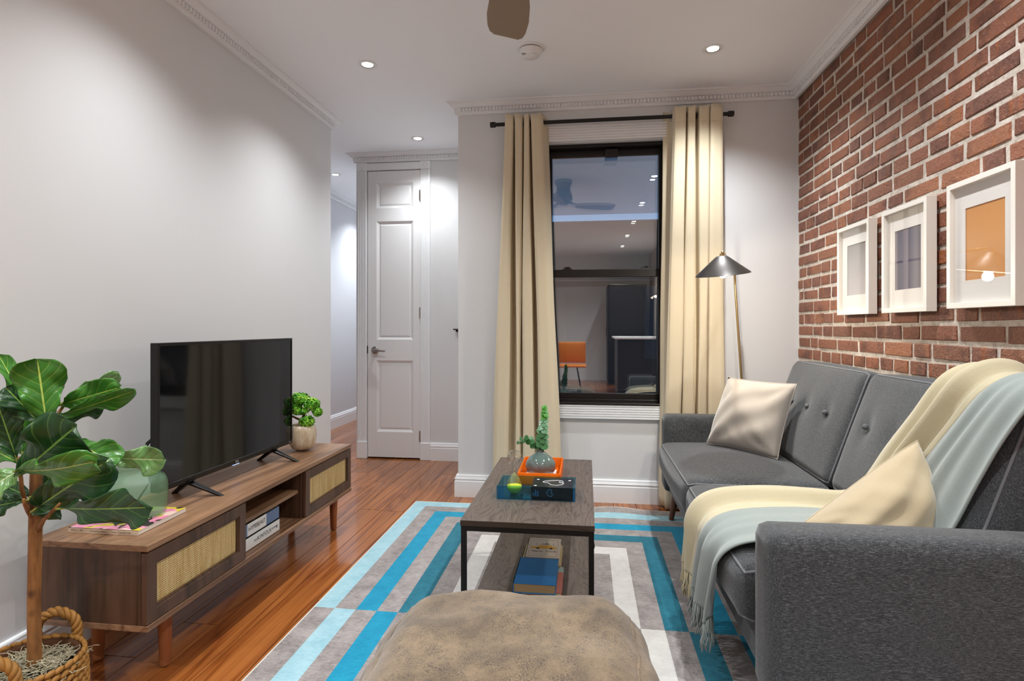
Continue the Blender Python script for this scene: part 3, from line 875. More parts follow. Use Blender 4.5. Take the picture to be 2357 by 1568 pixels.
# ------------------------------------------------------------------ media console
CX0, CX1, CY0, CY1, CZ0, CZ1 = -1.635, -1.25, 1.475, 2.90, .197, .447
mc = thing('media_console', 'long walnut media console with two rattan doors against the left wall', 'console', ((CX0+CX1)/2, (CY0+CY1)/2, 0))
box(CX0, CX1, CY0, CY1, CZ1-.018, CZ1).build('top_board', M['walnut'], mc, bevel=.0015)
box(CX0, CX1, CY0, CY1, CZ0, CZ0+.018).build('bottom_board', M['walnut'], mc, bevel=.0015)
for y in (CY0+.001, CY1-.016):
    box(CX0, CX1-.022, y, y+.015, CZ0+.018, CZ1-.018).build('side_panel', M['walnut_v_shaded'], mc)
box(CX0, CX0+.006, CY0+.016, CY1-.016, CZ0+.018, CZ1-.018).build('back_panel', M['walnut_v_shaded'], mc)
DV = (1.955, 2.405)
for y in DV:
    box(CX0+.006, CX1-.02, y-.008, y+.008, CZ0+.018, CZ1-.018).build('divider', M['walnut_v_shaded'], mc)
box(CX0+.006, CX1-.035, DV[0]+.008, DV[1]-.008, .328, .343).build('shelf', M['walnut'], mc, bevel=.001)
for y0, y1 in ((CY0, DV[0]-.002), (DV[1]+.002, CY1-.001)):
    plx = lambda a, b, d: (d, a, b)
    z0, z1 = CZ0+.0205, CZ1-.0225
    d_ = MB().frame((y0, y1, z0, z1), (y0+.038, y1-.038, z0+.038, z1-.038), CX1-.02, CX1-.002, plx)
    do = d_.build('door', M['walnut_v_shaded'], mc, bevel=.0012)
    MB().frame((y0+.038, y1-.038, z0+.038, z1-.038), (y0+.044, y1-.044, z0+.044, z1-.044), CX1-.018, CX1-.006, plx).build('bead', M['walnut_v_shaded'], do, bevel=.001)
    box(CX1-.017, CX1-.014, y0+.040, y1-.040, z0+.040, z1-.040).build('cane_panel', M['cane'], do)
box(CX1-.075, CX1-.057, CY0+.12, CY1-.06, CZ0-.034, CZ0).build('apron', M['walnut'], mc, bevel=.001)
for x in (CX1-.078, CX0+.07):
    for y in (CY0+.165, CY1-.05):
        MB().lathe([(0,.004),(.0145,.004),(.016,.008),(.0225,CZ0),(0,CZ0)], (x, y, 0), 20, cap=False).build('leg', M['legwood'], mc, smooth='auto')
        
# television
TX = -1.458
tv = thing('television', 'black flat-screen television standing on the walnut console', 'television', (TX-.02, 2.2, CZ1))
TA, TB = Vector((-1.462, 1.772, 0)), Vector((-1.440, 2.630, 0))
tdir = (TB-TA).normalized(); tn = Vector((tdir.y, -tdir.x, 0))         # facing the room
TZ0, TZ1 = .503, 1.022
TL = (TB-TA).length
def tvp(a, b, d): return TA + tdir*a + Vector((0,0,b)) + tn*d - Vector((0,0,0))
fr = MB().frame((0, TL, TZ0, TZ1), (.009, TL-.009, TZ0+.020, TZ1-.011), -.03, .001, tvp)
fr.build('bezel', M['blackpl'], tv, bevel=.002)
s_ = MB(); s_.add([tvp(.008,TZ0+.019,-.002),tvp(TL-.008,TZ0+.019,-.002),tvp(TL-.008,TZ1-.010,-.002),tvp(.008,TZ1-.010,-.002)], [(0,1,2,3)])
screen = plain('dark_glossy_screen', '#0d0d0f', .06, spec=.55)
s_.build('screen', screen, tv)
bk = MB(); bk.hexa([tvp(0,TZ0,-.03),tvp(TL,TZ0,-.03),tvp(TL-.06,TZ0+.02,-.075),tvp(.06,TZ0+.02,-.075)], [tvp(0,TZ1,-.03),tvp(TL,TZ1,-.03),tvp(TL-.06,TZ1-.14,-.06),tvp(.06,TZ1-.14,-.06)])
bk.build('back_shell', M['blackpl'], tv, bevel=.003)
for a in (.155, TL-.155):
    f_ = MB(); dd = .05 if a < .4 else .03
    for sg, ln in ((1, .115), (-1, .10)):
        top = tvp(a, TZ0+.006, -.015); foot = tvp(a + dd*.6, CZ1+.006, 0) + tn*(sg*ln)
        f_.hexa([foot+tdir*-.008+Vector((0,0,-.006)), foot+tdir*.008+Vector((0,0,-.006)), foot+tdir*.008-tn*sg*.02+Vector((0,0,-.006)), foot-tdir*.008-tn*sg*.02+Vector((0,0,-.006))],
                [top-tdir*.016, top+tdir*.016, top+tdir*.016-tn*sg*.03, top-tdir*.016-tn*sg*.03])
    f_.build('foot', M['blackpl'], tv, bevel=.002)
silver = plain('silver_print', '#d8d8d8', .4)
text_into(MB(), 'TCL', .013, tvp(TL*.5-.013, TZ0+.0095, .0016), tdir, (0,0,1)).build('lettering', silver, tv)
text_into(MB(), 'Roku', .008, tvp(TL-.032, TZ0+.0095, .0016), tdir, (0,0,1)).build('lettering', silver, tv)
ld = MB(); ld.add([tvp(TL*.5-.02,TZ0-.003,-.004),tvp(TL*.5+.02,TZ0-.003,-.004),tvp(TL*.5+.02,TZ0-.0005,-.004),tvp(TL*.5-.02,TZ0-.0005,-.004),tvp(TL*.5-.02,TZ0-.003,-.008),tvp(TL*.5+.02,TZ0-.003,-.008),tvp(TL*.5+.02,TZ0-.0005,-.008),tvp(TL*.5-.02,TZ0-.0005,-.008)], [(0,1,2,3),(7,6,5,4),(0,4,5,1),(2,6,7,3)])
ld.build('status_light', plain('blue_led', '#4d63c9', .4, emit=(.25,.35,1,1), emit_s=2.0), tv)
cb = MB(); cb.tube([tvp(-.0,.66,-.05), PY(352,1008,1.82), PY(338,1020,1.82), PY(333,1040,1.83), PY(338,1075,1.83), PY(345,1110,1.83), Vector((-1.60,1.84,CZ1+.004))], .0035, 8)
cb.build('power_cord', M['blackpl'], tv, smooth=True)

# ------------------------------------------------------------------ things on the console
# paperback catalogue
MG = [Vector((-1.575,1.543,0)), Vector((-1.340,1.544,0)), Vector((-1.352,1.765,0)), Vector((-1.565,1.752,0))]
mz0, mz1 = CZ1+.0005, CZ1+.0155
mg = thing('art_catalogue', 'thick pink-covered art catalogue under the green glass vase', 'book', (-1.46, 1.65, CZ1))
def m_cover():
    t = NT('abstract_pink_cover'); p = t.map(t.pos(), (1,1,0))
    n1 = t.noise(p, 11, 2, .5, .8); n2 = t.noise(t.vadd(p, (3.1,1.7,0.0)), 15, 2, .5, 1.0); n3 = t.noise(t.vadd(p, (7.3,5.1,0.0)), 9, 1)
    c = t.mix(t.math('GREATER_THAN', n3, .53), lin('#e58fae'), lin('#e9c7b8'))
    c = t.mix(t.math('GREATER_THAN', n1, .55), c, lin('#dcc23a'))
    c = t.mix(t.math('GREATER_THAN', n2, .59), c, lin('#2d2a2b'))
    return t.bsdf(c, .3, coat=.2)
lift = lambda v, z: Vector((v.x, v.y, z))
MB().hexa([lift(p, mz0+.001) for p in MG], [lift(p, mz1-.0008) for p in MG]).build('pages', plain('paper_edge', '#e9e4dc', .8, noise=.08, scale=300), mg)
cen = sum(MG, Vector())/4
G2 = [cen + (p-cen)*1.006 for p in MG]
MB().hexa([lift(p, mz1-.0008) for p in G2], [lift(p, mz1) for p in G2]).build('cover', m_cover(), mg)
sp = MB(); sp.hexa([lift(G2[0], mz0), lift(G2[1], mz0), lift(MG[1], mz0)+Vector((0,.002,0)), lift(MG[0], mz0)+Vector((0,.002,0))], [lift(G2[0], mz1), lift(G2[1], mz1), lift(MG[1], mz1)+Vector((0,.002,0)), lift(MG[0], mz1)+Vector((0,.002,0))])
so = sp.build('spine', plain('spine_card', '#d9c3ab', .5), mg)
ink = plain('black_ink', '#1b1818', .6)
zt_ = (mz0+mz1)/2
tx = text_into(MB(), 'PHILLIPS', .0085, lift(G2[0], zt_)+Vector((.012,-.0006,0)), (1,0,0), (0,0,1), spacing=1.3); tx.build('lettering', ink, so)
tx = text_into(MB(), 'Evening & Day Editions', .006, lift(G2[0], zt_)+Vector((.075,-.0006,0)), (1,0,0), (0,0,1)); tx.build('lettering', ink, so)
tx = text_into(MB(), 'London 13 September 2023', .0058, lift(G2[0], zt_)+Vector((.148,-.0006,0)), (1,0,0), (0,0,1))
tx.build('lettering', ink, so)

# green glass vase
GV = Vector((-1.462, 1.672, mz1+.0005))
gv = thing('glass_vase', 'squat pale green bubbled glass vase on the pink catalogue', 'vase', GV)
t = NT('green_bubble_glass'); p = t.pos()
fr_ = t.node('ShaderNodeLayerWeight'); fr_.inputs[0].default_value = .35
tr = t.node('ShaderNodeBsdfTransparent'); gl = t.node('ShaderNodeBsdfGlossy'); gl.inputs[1].default_value = .08
df = t.node('ShaderNodeBsdfDiffuse'); df.inputs[0].default_value = lin('#a8dcb0')
col_ = t.ramp(fr_.outputs['Facing'], [(.0,'#eef9ee'),(.62,'#d3efd8'),(.95,'#5fb37a')]); t.link(col_, tr.inputs[0])
bub = t.noise(p, 190, 3, .7); nb_ = t.bump(bub, .5, .004); t.link(nb_, gl.inputs['Normal'])
m1 = t.node('ShaderNodeMixShader'); t.link(.15, m1.inputs[0]); t.t.links.new(tr.outputs[0], m1.inputs[1]); t.t.links.new(df.outputs[0], m1.inputs[2])
m2 = t.node('ShaderNodeMixShader'); fz = t.node('ShaderNodeFresnel'); t.link(t.thin_ior(1.5), fz.inputs[0]); t.link(nb_, fz.inputs['Normal'])
t.link(fz.outputs[0], m2.inputs[0]); t.t.links.new(m1.outputs[0], m2.inputs[1]); t.t.links.new(gl.outputs[0], m2.inputs[2]); t.t.links.new(m2.outputs[0], t.out.inputs[0])
M['gvase'] = t.m
prof = [(.0,.004),(.082,.003),(.089,.010),(.092,.03),(.094,.075),(.0925,.105),(.084,.124),(.064,.134),(.050,.142),(.047,.158),(.048,.178),(.052,.186),(.0475,.186),(.046,.178)]
MB().lathe(prof, GV, 40, cap=False).build('vessel', M['gvase'], gv, smooth=True)

# potted bonsai
BP = Vector((-1.436, 2.722, CZ1+.0005))
bo = thing('potted_bonsai', 'curly green bonsai in a glossy cream pot beside the television', 'potted plant', BP)
t = NT('cream_glaze'); p = t.pos(); n = t.noise(t.map(p, (60,60,14)), 1, 3, .6)
M['glaze'] = t.bsdf(t.ramp(n, [(.3,'#b9a284'),(.55,'#d6c7ae'),(.75,'#e6dccb')]), .12, coat=.5)
MB().lathe([(0,.004),(.03,.003),(.050,.014),(.065,.040),(.0705,.072),(.069,.104),(.063,.127),(.059,.131),(.056,.127),(.061,.10),(.061,.07),(0,.06)], BP, 40, cap=False).build('pot', M['glaze'], bo, smooth=True)
MB().lathe([(0,.118),(.05,.114),(.0615,.11),(.0615,.1),(0,.1)], BP, 24, cap=False).build('soil', M['soil'], bo)
rng = random.Random(5)
pb = MB()
for k in range(26):
    a = rng.uniform(0, 6.28); r = rng.uniform(.01, .05)
    pb.blob(BP + Vector((r*cos(a), r*sin(a), .118)), .006, .005, .004, 6, 4)
tag(pb.build('pebbles', plain('tan_pebble', '#9c8a6e', .7, noise=.4, scale=90), bo, smooth=True), kind='stuff')
tk = MB(); tk.tube([BP+Vector(q) for q in ((.006,0,.1),(-.006,.004,.15),(.012,0,.185),(-.01,.004,.225),(0,0,.262))], [.010,.008,.007,.005,.003], 8)
tk.tube([BP+Vector(q) for q in ((-.006,.004,.15),(-.05,-.03,.182),(-.095,-.05,.165),(-.125,-.06,.145))], [.006,.005,.004,.003], 7)
tk.tube([BP+Vector(q) for q in ((.012,0,.185),(.05,.01,.215),(.08,.01,.2))], [.005,.004,.003], 7)
tk.build('trunk', M['bark'], bo, smooth=True)
t = NT('curly_foliage'); p = t.pos(); n = t.noise(p, 130, 2); n2 = t.noise(p, 30, 2)
M['curly'] = t.bsdf(t.ramp(t.math('ADD', t.math('MULTIPLY', n, .5), t.math('MULTIPLY', n2, .5)), [(.34,'#2a7a1e'),(.50,'#62b02c'),(.64,'#b4dd4a')]), .45, 0, t.bump(n, .5, .004))
def clump(center, rx, ry, rz, cnt, seed):
    r = random.Random(seed); mb = MB()
    for _ in range(cnt):
        d = Vector((r.gauss(0,1), r.gauss(0,1), r.gauss(0,1))).normalized()
        k = r.uniform(.55, 1)
        q = center + Vector((d.x*rx*k, d.y*ry*k, d.z*rz*k))
        s = r.uniform(.006, .0115)
        # a small ruffled leaflet
        e1 = d.orthogonal().normalized(); e2 = d.cross(e1)
        ring = [q + (e1*cos(j*pi/3.5) + e2*sin(j*pi/3.5))*s + d*s*(.55 if j % 2 else -.15) for j in range(7)]
        b0 = len(mb.v); mb.add(ring + [q + d*s*.35], [(j, (j+1) % 7, 7) for j in range(7)])
    return mb.build('foliage', M['curly'], bo)
for i, (q, rr, cnt) in enumerate((((-.015,0,.262),(.052,.05,.030),230), ((.05,0,.235),(.042,.04,.032),170), ((-.045,-.005,.235),(.045,.04,.026),170), ((.0,-.03,.205),(.045,.03,.020),130), ((.078,.005,.195),(.022,.03,.022),80),
                                 ((.035,-.02,.150),(.038,.035,.030),150), ((-.10,-.05,.19),(.032,.03,.020),100), ((-.128,-.06,.155),(.026,.025,.018),80))):
    clump(BP + Vector(q), *rr, cnt, i)

# books on the console shelf
def hardback(name, label, cat, x0, x1, y0, y1, z0, z1, mcov, spine_side='x', group=None, page=None, cover=.0025):
    t = thing(name, label, cat, ((x0+x1)/2, (y0+y1)/2, z0), group=group)
    pg = page or M['paper']
    g = .003
    if spine_side == 'x':       # spine on +x
        box(x0+g, x1-cover, y0+g, y1-g, z0+cover, z1-cover).build('pages', pg, t)
        b = MB().box(x0, x1, y0, y1, z0, z0+cover).box(x0, x1, y0, y1, z1-cover, z1).box(x1-cover, x1, y0, y1, z0, z1)
    elif spine_side == '-x':
        box(x0+cover, x1-g, y0+g, y1-g, z0+cover, z1-cover).build('pages', pg, t)
        b = MB().box(x0, x1, y0, y1, z0, z0+cover).box(x0, x1, y0, y1, z1-cover, z1).box(x0, x0+cover, y0, y1, z0, z1)
    elif spine_side == '-y':
        box(x0+g, x1-g, y0+cover, y1-g, z0+cover, z1-cover).build('pages', pg, t)
        b = MB().box(x0, x1, y0, y1, z0, z0+cover).box(x0, x1, y0, y1, z1-cover, z1).box(x0, x1, y0, y0+cover, z0, z1)
    b.build('cover', mcov, t)
    return t
M['paper'] = plain('paper_pages', '#d8cdb8', .85, noise=.12, scale=260)
sx = -1.287; zs0 = CZ0+.0185
k1 = hardback('book', 'white hardback lettered KINFOLK, lower book on the console shelf', 'book', sx-.21, sx, 1.986, 2.246, zs0, zs0+.052, plain('white_cover', '#dcd9d6', .5))
tx = text_into(MB(), 'KINFOLK', .0225, (sx+.0006, 2.082, zs0+.026), (0,1,0), (0,0,1), spacing=1.12)
text_into(tx, 'THE', .011, (sx+.0006, 2.058, zs0+.024), (0,1,0), (0,0,1))
text_into(tx, 'HOME', .011, (sx+.0006, 2.184, zs0+.027), (0,1,0), (0,0,1))
tx.add([(sx+.0006,2.216,zs0+.026),(sx+.0006,2.227,zs0+.018),(sx+.0006,2.227,zs0+.034)], [(0,1,2)])
tx.build('lettering', ink, k1)
t = NT('blue_white_cover'); y_ = t.sep(t.pos())[1]
cc = t.mix(t.math('MULTIPLY', t.math('GREATER_THAN', y_, 2.020), t.math('LESS_THAN', y_, 2.150)), lin('#5f7192'), lin('#d9d6d3'))
nt_ = t.noise(t.pos(), 22, 3); up_ = t.math('GREATER_THAN', t.sep(t.node('ShaderNodeNewGeometry').outputs['Normal'])[2], .5)
cc = t.mix(up_, cc, t.ramp(nt_, [(.42,'#23211d'),(.5,'#6d6558'),(.62,'#a3957f')]))
k2 = hardback('book', 'blue and white hardback lettered HYPEBEAST, on top of the white KINFOLK book', 'book', sx-.205, sx-.002, 1.988, 2.246, zs0+.0525, zs0+.105, t.bsdf(cc, .45))
text_into(MB(), 'HYPEBEAST', .0245, (sx-.0014, 2.026, zs0+.080), (0,1,0), (0,0,1), spacing=.92).build('lettering', ink, k2)

# ------------------------------------------------------------------ coffee table
TX0, TX1, TY0, TY1, TZ = -.402, .028, 1.785, 2.668, .455
ct = thing('coffee_table', 'grey-brown oak coffee table with black metal frame on the rug', 'coffee table', ((TX0+TX1)/2, (TY0+TY1)/2, .007))
box(TX0, TX1, TY0, TY1, TZ-.018, TZ).build('tabletop', M['ash'], ct, bevel=.001)
box(TX0+.0005, TX1-.0005, TY0-.0004, TY0+.001, TZ-.018, TZ-.0015).build('edge_band', M['ashedge'], ct)
L_ = .017
for x in (TX0+.002, TX1-L_-.002):
    for y in (TY0+.002, TY1-L_-.002):
        lo = box(x, x+L_, y, y+L_, .008, TZ-.019).build('leg', M['black'], ct, bevel=.001)
rails = MB()
z1 = TZ-.0185
for y in (TY0+.002, TY1-L_-.002): 
    box(TX0+.002+L_, TX1-.002-L_, y, y+L_, z1-L_, z1).build('rail', M['black'], ct, bevel=.001)
    box(TX0+.002+L_, TX1-.002-L_, y, y+L_, .078, .078+L_).build('rail', M['black'], ct, bevel=.001)
for x in (TX0+.002, TX1-L_-.002):
    box(x, x+L_, TY0+.002+L_, TY1-.002-L_, z1-L_, z1).build('rail', M['black'], ct, bevel=.001)
    box(x, x+L_, TY0+.002+L_, TY1-.002-L_, .078, .078+L_).build('rail', M['black'], ct, bevel=.001)
    for y in (TY0+.03, TY1-.03):
        box(x-.002 if x < -.2 else x+.008, x+.009 if x < -.2 else x+L_+.002, y-.02, y-.004, TZ-.075, TZ-.06).build('bolt', M['black'], ct, bevel=.002)
box(TX0+.006, TX1-.006, TY0+.006, TY1-.006, .0955, .112).build('shelf', M['ash'], ct, bevel=.001)

# trays
def tray(name, label, x0, x1, y0, y1, z0, h, col, th=.005, mat=None):
    t = thing(name, label, 'tray', ((x0+x1)/2, (y0+y1)/2, z0))
    box(x0+th, x1-th, y0+th, y1-th, z0, z0+th).build('base', mat, t)
    for b, nm in ((MB().box(x0, x1, y0, y0+th, z0, z0+h), 'wall'), (MB().box(x0, x1, y1-th, y1, z0, z0+h), 'wall'), (MB().box(x0, x0+th, y0+th, y1-th, z0, z0+h), 'wall'), (MB().box(x1-th, x1, y0+th, y1-th, z0, z0+h), 'wall')):
        b.build(nm, mat, t, bevel=.0008, seg=1)
    return t
M['acryl_blue'] = thin_glass('blue_acrylic', (.52,.83,.95), .02, 1.49)
t = NT('orange_acrylic')
b1 = t.node('ShaderNodeBsdfPrincipled'); b1.inputs['Base Color'].default_value = lin('#fb8a28'); b1.inputs['Roughness'].default_value = .15
tr = t.node('ShaderNodeBsdfTransparent'); tr.inputs[0].default_value = (1,.42,.06,1)
tl = t.node('ShaderNodeBsdfTranslucent'); tl.inputs[0].default_value = (1,.52,.08,1)
mx = t.node('ShaderNodeMixShader'); t.link(.45, mx.inputs[0]); t.t.links.new(b1.outputs[0], mx.inputs[1]); t.t.links.new(tl.outputs[0], mx.inputs[2])
mx2 = t.node('ShaderNodeMixShader'); t.link(.25, mx2.inputs[0]); t.t.links.new(mx.outputs[0], mx2.inputs[1]); t.t.links.new(tr.outputs[0], mx2.inputs[2])
t.t.links.new(mx2.outputs[0], t.out.inputs[0]); M['acryl_orange'] = t.m
zT = TZ+.0006
tray('blue_tray', 'translucent blue acrylic tray on the coffee table, holding hourglass and black book', -.320, -.037, 2.018, 2.165, zT, .049, 0, .005, M['acryl_blue'])
tray('orange_tray', 'translucent orange acrylic tray behind the blue tray, holding the ceramic vase', -.268, -.098, 2.215, 2.495, zT, .046, 0, .006, M['acryl_orange'])

# book in blue tray
dbk = hardback('book', 'thick black book with a white line drawing inside the blue tray', 'book', -.196, -.046, 2.028, 2.155, zT+.0055, zT+.0455, plain('black_cover', '#0c0c0d', .3), '-y', cover=.002)
wl = plain('white_line_print', '#d9dcdd', .5)
dw = MB(); zc_ = zT+.0462
loop = [(-.02,-.008),(-.008,-.030),(.012,-.034),(.03,-.026),(.038,-.012),(.028,-.004),(.036,.004),(.03,.016),(.014,.02),(-.004,.016),(-.018,.010),(-.034,.006),(-.040,-.002),(-.034,-.008)]
dw.tube([(-.118+a, 2.098+b*1.25, zc_) for a, b in loop], .0012, 5, closed=True)
dw.tube([(-.098+a, 2.098+b, zc_) for a, b in ((0,.01),(.006,.002),(.0,-.003),(.008,-.008))], .001, 5)
for xx_, yy_ in ((-.182,2.132),(-.186,2.05),(-.064,2.130)): dw.box(xx_, xx_+.009, yy_-.008, yy_, zc_-.0004, zc_)
lp = [(-.012,.0),(-.006,-.010),(.006,-.012),(.010,-.004),(.004,.002),(.008,.010),(0,.014),(-.006,.008)]
dw.build('cover_drawing', wl, dbk)
bl = plain('blue_line_print', '#6fa3c4', .5); sd_ = MB()
sd_.tube([(-.128+a, 2.0272, zT+.0255+b) for a, b in lp], .0007, 5, closed=True)
text_into(sd_, 'THE', .007, (-.187, 2.0276, zT+.012), (0,0,1), (-1,0,0)); text_into(sd_, 'DESIGN', .007, (-.179, 2.0276, zT+.012), (0,0,1), (-1,0,0)); text_into(sd_, 'BOOK', .007, (-.171, 2.0276, zT+.012), (0,0,1), (-1,0,0))
sd_.build('lettering', bl, dbk)

# hourglass
HG = Vector((-.262, 2.075, zT+.006))
hgl = thing('hourglass', 'clear glass hourglass with lime sand in the blue tray', 'hourglass', HG)
M['hglass'] = thin_glass('clear_glass', (.98,.98,.95), 0, 1.5, .14)
pr = [(.0,.0),(.014,.001),(.023,.010),(.0285,.024),(.027,.040),(.019,.058),(.008,.073),(.0035,.080),(.0042,.084),(.010,.092),(.020,.108),(.0275,.124),(.0285,.137),(.024,.150),(.013,.158),(.0,.159)]
MB().lathe(pr, HG, 32, cap=False).build('bulbs', M['hglass'], hgl, smooth=True)
MB().lathe([(0,.0012),(.013,.002),(.0218,.0105),(.0272,.0235),(.0268,.030),(.012,.0315),(0,.034)], HG, 32, cap=False).build('sand', plain('lime_sand', '#c9cf1c', .8, noise=.1, scale=900), hgl, smooth=True)

# ceramic vase with eucalyptus
VC = Vector((-.187, 2.352, zT+.011))
nt = thing('notepad', 'small white notepad under the vase in the orange tray', 'notepad', (-.187, 2.352, zT+.006))
box(-.250, -.124, 2.285, 2.42, zT+.0062, zT+.0092).build('sheets', M['paper'], nt)
box(-.250, -.124, 2.285, 2.42, zT+.0092, zT+.0105).build('cover', plain('white_card', '#e6e2df', .6), nt)
cv = thing('ceramic_vase', 'round grey-green glazed vase with eucalyptus sprigs in the orange tray', 'vase', VC)
t = NT('celadon_glaze'); p = t.pos(); z_ = t.sep(p)[2]; n = t.noise(p, 40, 3)
f = t.math('ADD', t.math('MULTIPLY', t.math('SUBTRACT', z_, zT+.01), 9.0), t.math('MULTIPLY', t.math('SUBTRACT', n, .5), .55))
M['celadon'] = t.bsdf(t.ramp(f, [(.0,'#675f5b'),(.3,'#5f6260'),(.6,'#566a65'),(.95,'#4e635d')]), .1, coat=.6, coat_rough=.03)
MB().lathe([(0,.001),(.042,.0),(.058,.010),(.0645,.028),(.061,.048),(.047,.067),(.026,.082),(.016,.091),(.014,.098),(.0165,.101),(.013,.101),(.011,.094),(.011,.08),(0,.08)], VC, 40, cap=False).build('vessel', M['celadon'], cv, smooth=True)
rng = random.Random(21)
eu = plain('eucalyptus_green', '#37703a', .45, noise=.25, scale=60)
eu2 = plain('eucalyptus_waxy', '#64946c', .3, noise=.2, scale=60)
eu3 = plain('eucalyptus_fresh', '#3f8a22', .45, noise=.2, scale=60)
def disc_leaf(c, nrm, r, mat, up):
    nrm = nrm.normalized(); e1 = nrm.orthogonal().normalized(); e2 = nrm.cross(e1)
    mb = MB(); ring = [c + (e1*cos(j*pi/5) + e2*sin(j*pi/5))*r*(1 if j != 0 else 1.1) - nrm*r*.12 for j in range(10)]
    mb.add([c] + ring, [(0, 1+j, 1+(j+1) % 10) for j in range(10)])
    mb.build('leaf', mat, cv, smooth=True)
def sprig(pts, n, r0, r1, mats):
    pts = [Vector(q) for q in pts]
    def at(f):
        s = f*(len(pts)-1); k = min(int(s), len(pts)-2); return pts[k].lerp(pts[k+1], s-k)
    MB().tube([at(i/16) for i in range(17)], .0012, 5).build('stem', plain('twig', '#7d8a5a', .6), cv, smooth=True)
    for i in range(n):
        f = .16 + .82*i/(n-1); q = at(f); d = (at(min(1, f+.03))-at(max(0, f-.03))).normalized()
        a = i*2.4; side = (d.orthogonal().normalized()*cos(a) + d.cross(d.orthogonal().normalized())*sin(a)); r = r0*(1-f)+r1*f
        disc_leaf(q + side*r*.9, side*.35 + d*.5 + Vector((rng.uniform(-.4,.4), -.8, rng.uniform(0,.4))), r*rng.uniform(.85,1.15), mats[0] if f < .42 else (mats[1] if f < .66 else mats[2]), d)
sprig([VC+Vector((0,0,.08)), VC+Vector((.006,-.004,.13)), VC+Vector((.010,-.01,.19)), VC+Vector((.020,-.012,.25)), VC+Vector((.014,-.01,.285))], 40, .0195, .0065, (eu, eu2, eu3))
sprig([VC+Vector((0,0,.09)), VC+Vector((-.024,-.004,.128)), VC+Vector((-.05,-.01,.143)), VC+Vector((-.075,-.012,.138)), VC+Vector((-.098,-.014,.122))], 13, .017, .007, (eu, eu, eu2))

# books on the table's lower shelf
zS = .1126
hardback('book', 'cream paperback at the bottom of the rear stack on the table shelf', 'book', -.258, -.098, 2.235, 2.44, zS, zS+.022, plain('cream_cover', '#cdbf95', .6), '-x')
nyb = hardback('book', 'small New York picture book with a yellow taxi on its cover', 'book', -.243, -.105, 2.245, 2.45, zS+.0226, zS+.0466, plain('ivory_cover', '#d9d3c8', .5), '-x', page=plain('rust_page_edge', '#8a3d14', .7))
zz = zS+.0470
ny = MB(); ny.box(-.226, -.122, 2.335, 2.357, zz-.0003, zz); ny.box(-.196, -.140, 2.357, 2.372, zz-.0003, zz)
ny.build('taxi_print', plain('taxi_yellow', '#d9a520', .5), nyb)
ny = MB()
for x in (-.197, -.143): ny.lathe([(0,-.0004),(.0075,-.0004),(.0075,.0002),(0,.0002)], (x, 2.338, zz+.0001), 12, cap=False)
ny.box(-.185, -.150, 2.382, 2.386, zz-.0003, zz); ny.box(-.170, -.158, 2.386, 2.391, zz-.0003, zz)
for x in (-.205, -.135): ny.box(x-.0008, x+.0008, 2.372, 2.392, zz-.0003, zz)
text_into(ny, 'New York', .024, (-.172, 2.308, zz), (1,0,0), (0,1,0), 'CENTER', .35)
text_into(ny, 'a city portrait', .007, (-.172, 2.282, zz), (1,0,0), (0,1,0), 'CENTER')
ny.build('lettering', ink, nyb)
bd = MB(); bd.frame((-.232,-.116,2.258,2.432), (-.2306,-.1174,2.2594,2.4306), zz-.0003, zz, lambda a, b, d: (a, b, d)); bd.build('border_print', plain('brown_print', '#b08a6a', .6), nyb)
t = NT('pink_building_cover'); q = t.sep(t.pos()); n = t.node('ShaderNodeTexBrick'); t.link(t.map(t.pos(), (120,60,60)), n.inputs[0]); n.inputs['Scale'].default_value = 1
n.inputs['Color1'].default_value = lin('#c9685c'); n.inputs['Color2'].default_value = lin('#b9574e'); n.inputs['Mortar'].default_value = lin('#e8c8bd')
pk = t.bsdf(t.mix(t.math('GREATER_THAN', q[1], 2.19), n.outputs[0], lin('#a9c7cc')), .5)
hardback('book', 'pink building-print paperback under the blue book on the table shelf', 'book', -.232, -.086, 2.02, 2.238, zS, zS+.016, pk, '-x')
hardback('book', 'plain blue cloth hardback, topmost of the front stack on the table shelf', 'book', -.258, -.106, 2.0, 2.225, zS+.0166, zS+.0516, plain('blue_cloth', '#2f7fc4', .7, noise=.06, scale=200), '-x', page=plain('tan_pages', '#a98f68', .85, noise=.1, scale=200))

# ------------------------------------------------------------------ sofa
SX0, SX1 = .428, 1.205
sofa = thing('sofa', 'charcoal heather fabric sofa along the brick wall', 'sofa', (.82, 2.36, .007))
def rim(mp, fn, n=12):
    """loop of points along a face rim, params from fn(s,t) over the square edge"""
    out = []
    for side in range(4):
        for k in range(n):
            t = -1 + 2*k/n
            a, b = ((t,-1),(1,t),(-t,1),(-1,-t))[side]
            out.append(mp(fn(a, b)))
    return out
box(SX0+.03, SX1, 1.42, 3.305, .165, .30).build('base_frame', M['sofa'], sofa, bevel=.012, seg=3)
for y0, y1, nm in ((1.395, 1.53, 'near'), (3.19, 3.325, 'far')):
    a = MB(); a.soft(((SX0+1.19)/2, (y0+y1)/2, (.165+.585)/2), (1.19-SX0, y1-y0, .42), .028, (0, .004, .004), (14, 5, 8))
    ao = a.build('arm', M['sofa'], sofa, smooth=True)
    pts = [a.mp((-1, s_, t_)) for s_, t_ in [(-1,-1+.1*k) for k in range(21)]+[(-1+.1*k,1) for k in range(1,21)]+[(1,1-.1*k) for k in range(1,21)]]
    MB().tube([p + Vector((.004,0,-.001)) for p in pts], .0022, 6).build('seam', M['sofa'], ao, smooth=True)
bf = MB().soft((1.165, 2.36, .49), (.09, 1.66, .62), .03, (0,0,.004), (4, 14, 8)); bf.build('back_frame', M['sofa'], sofa, smooth=True)
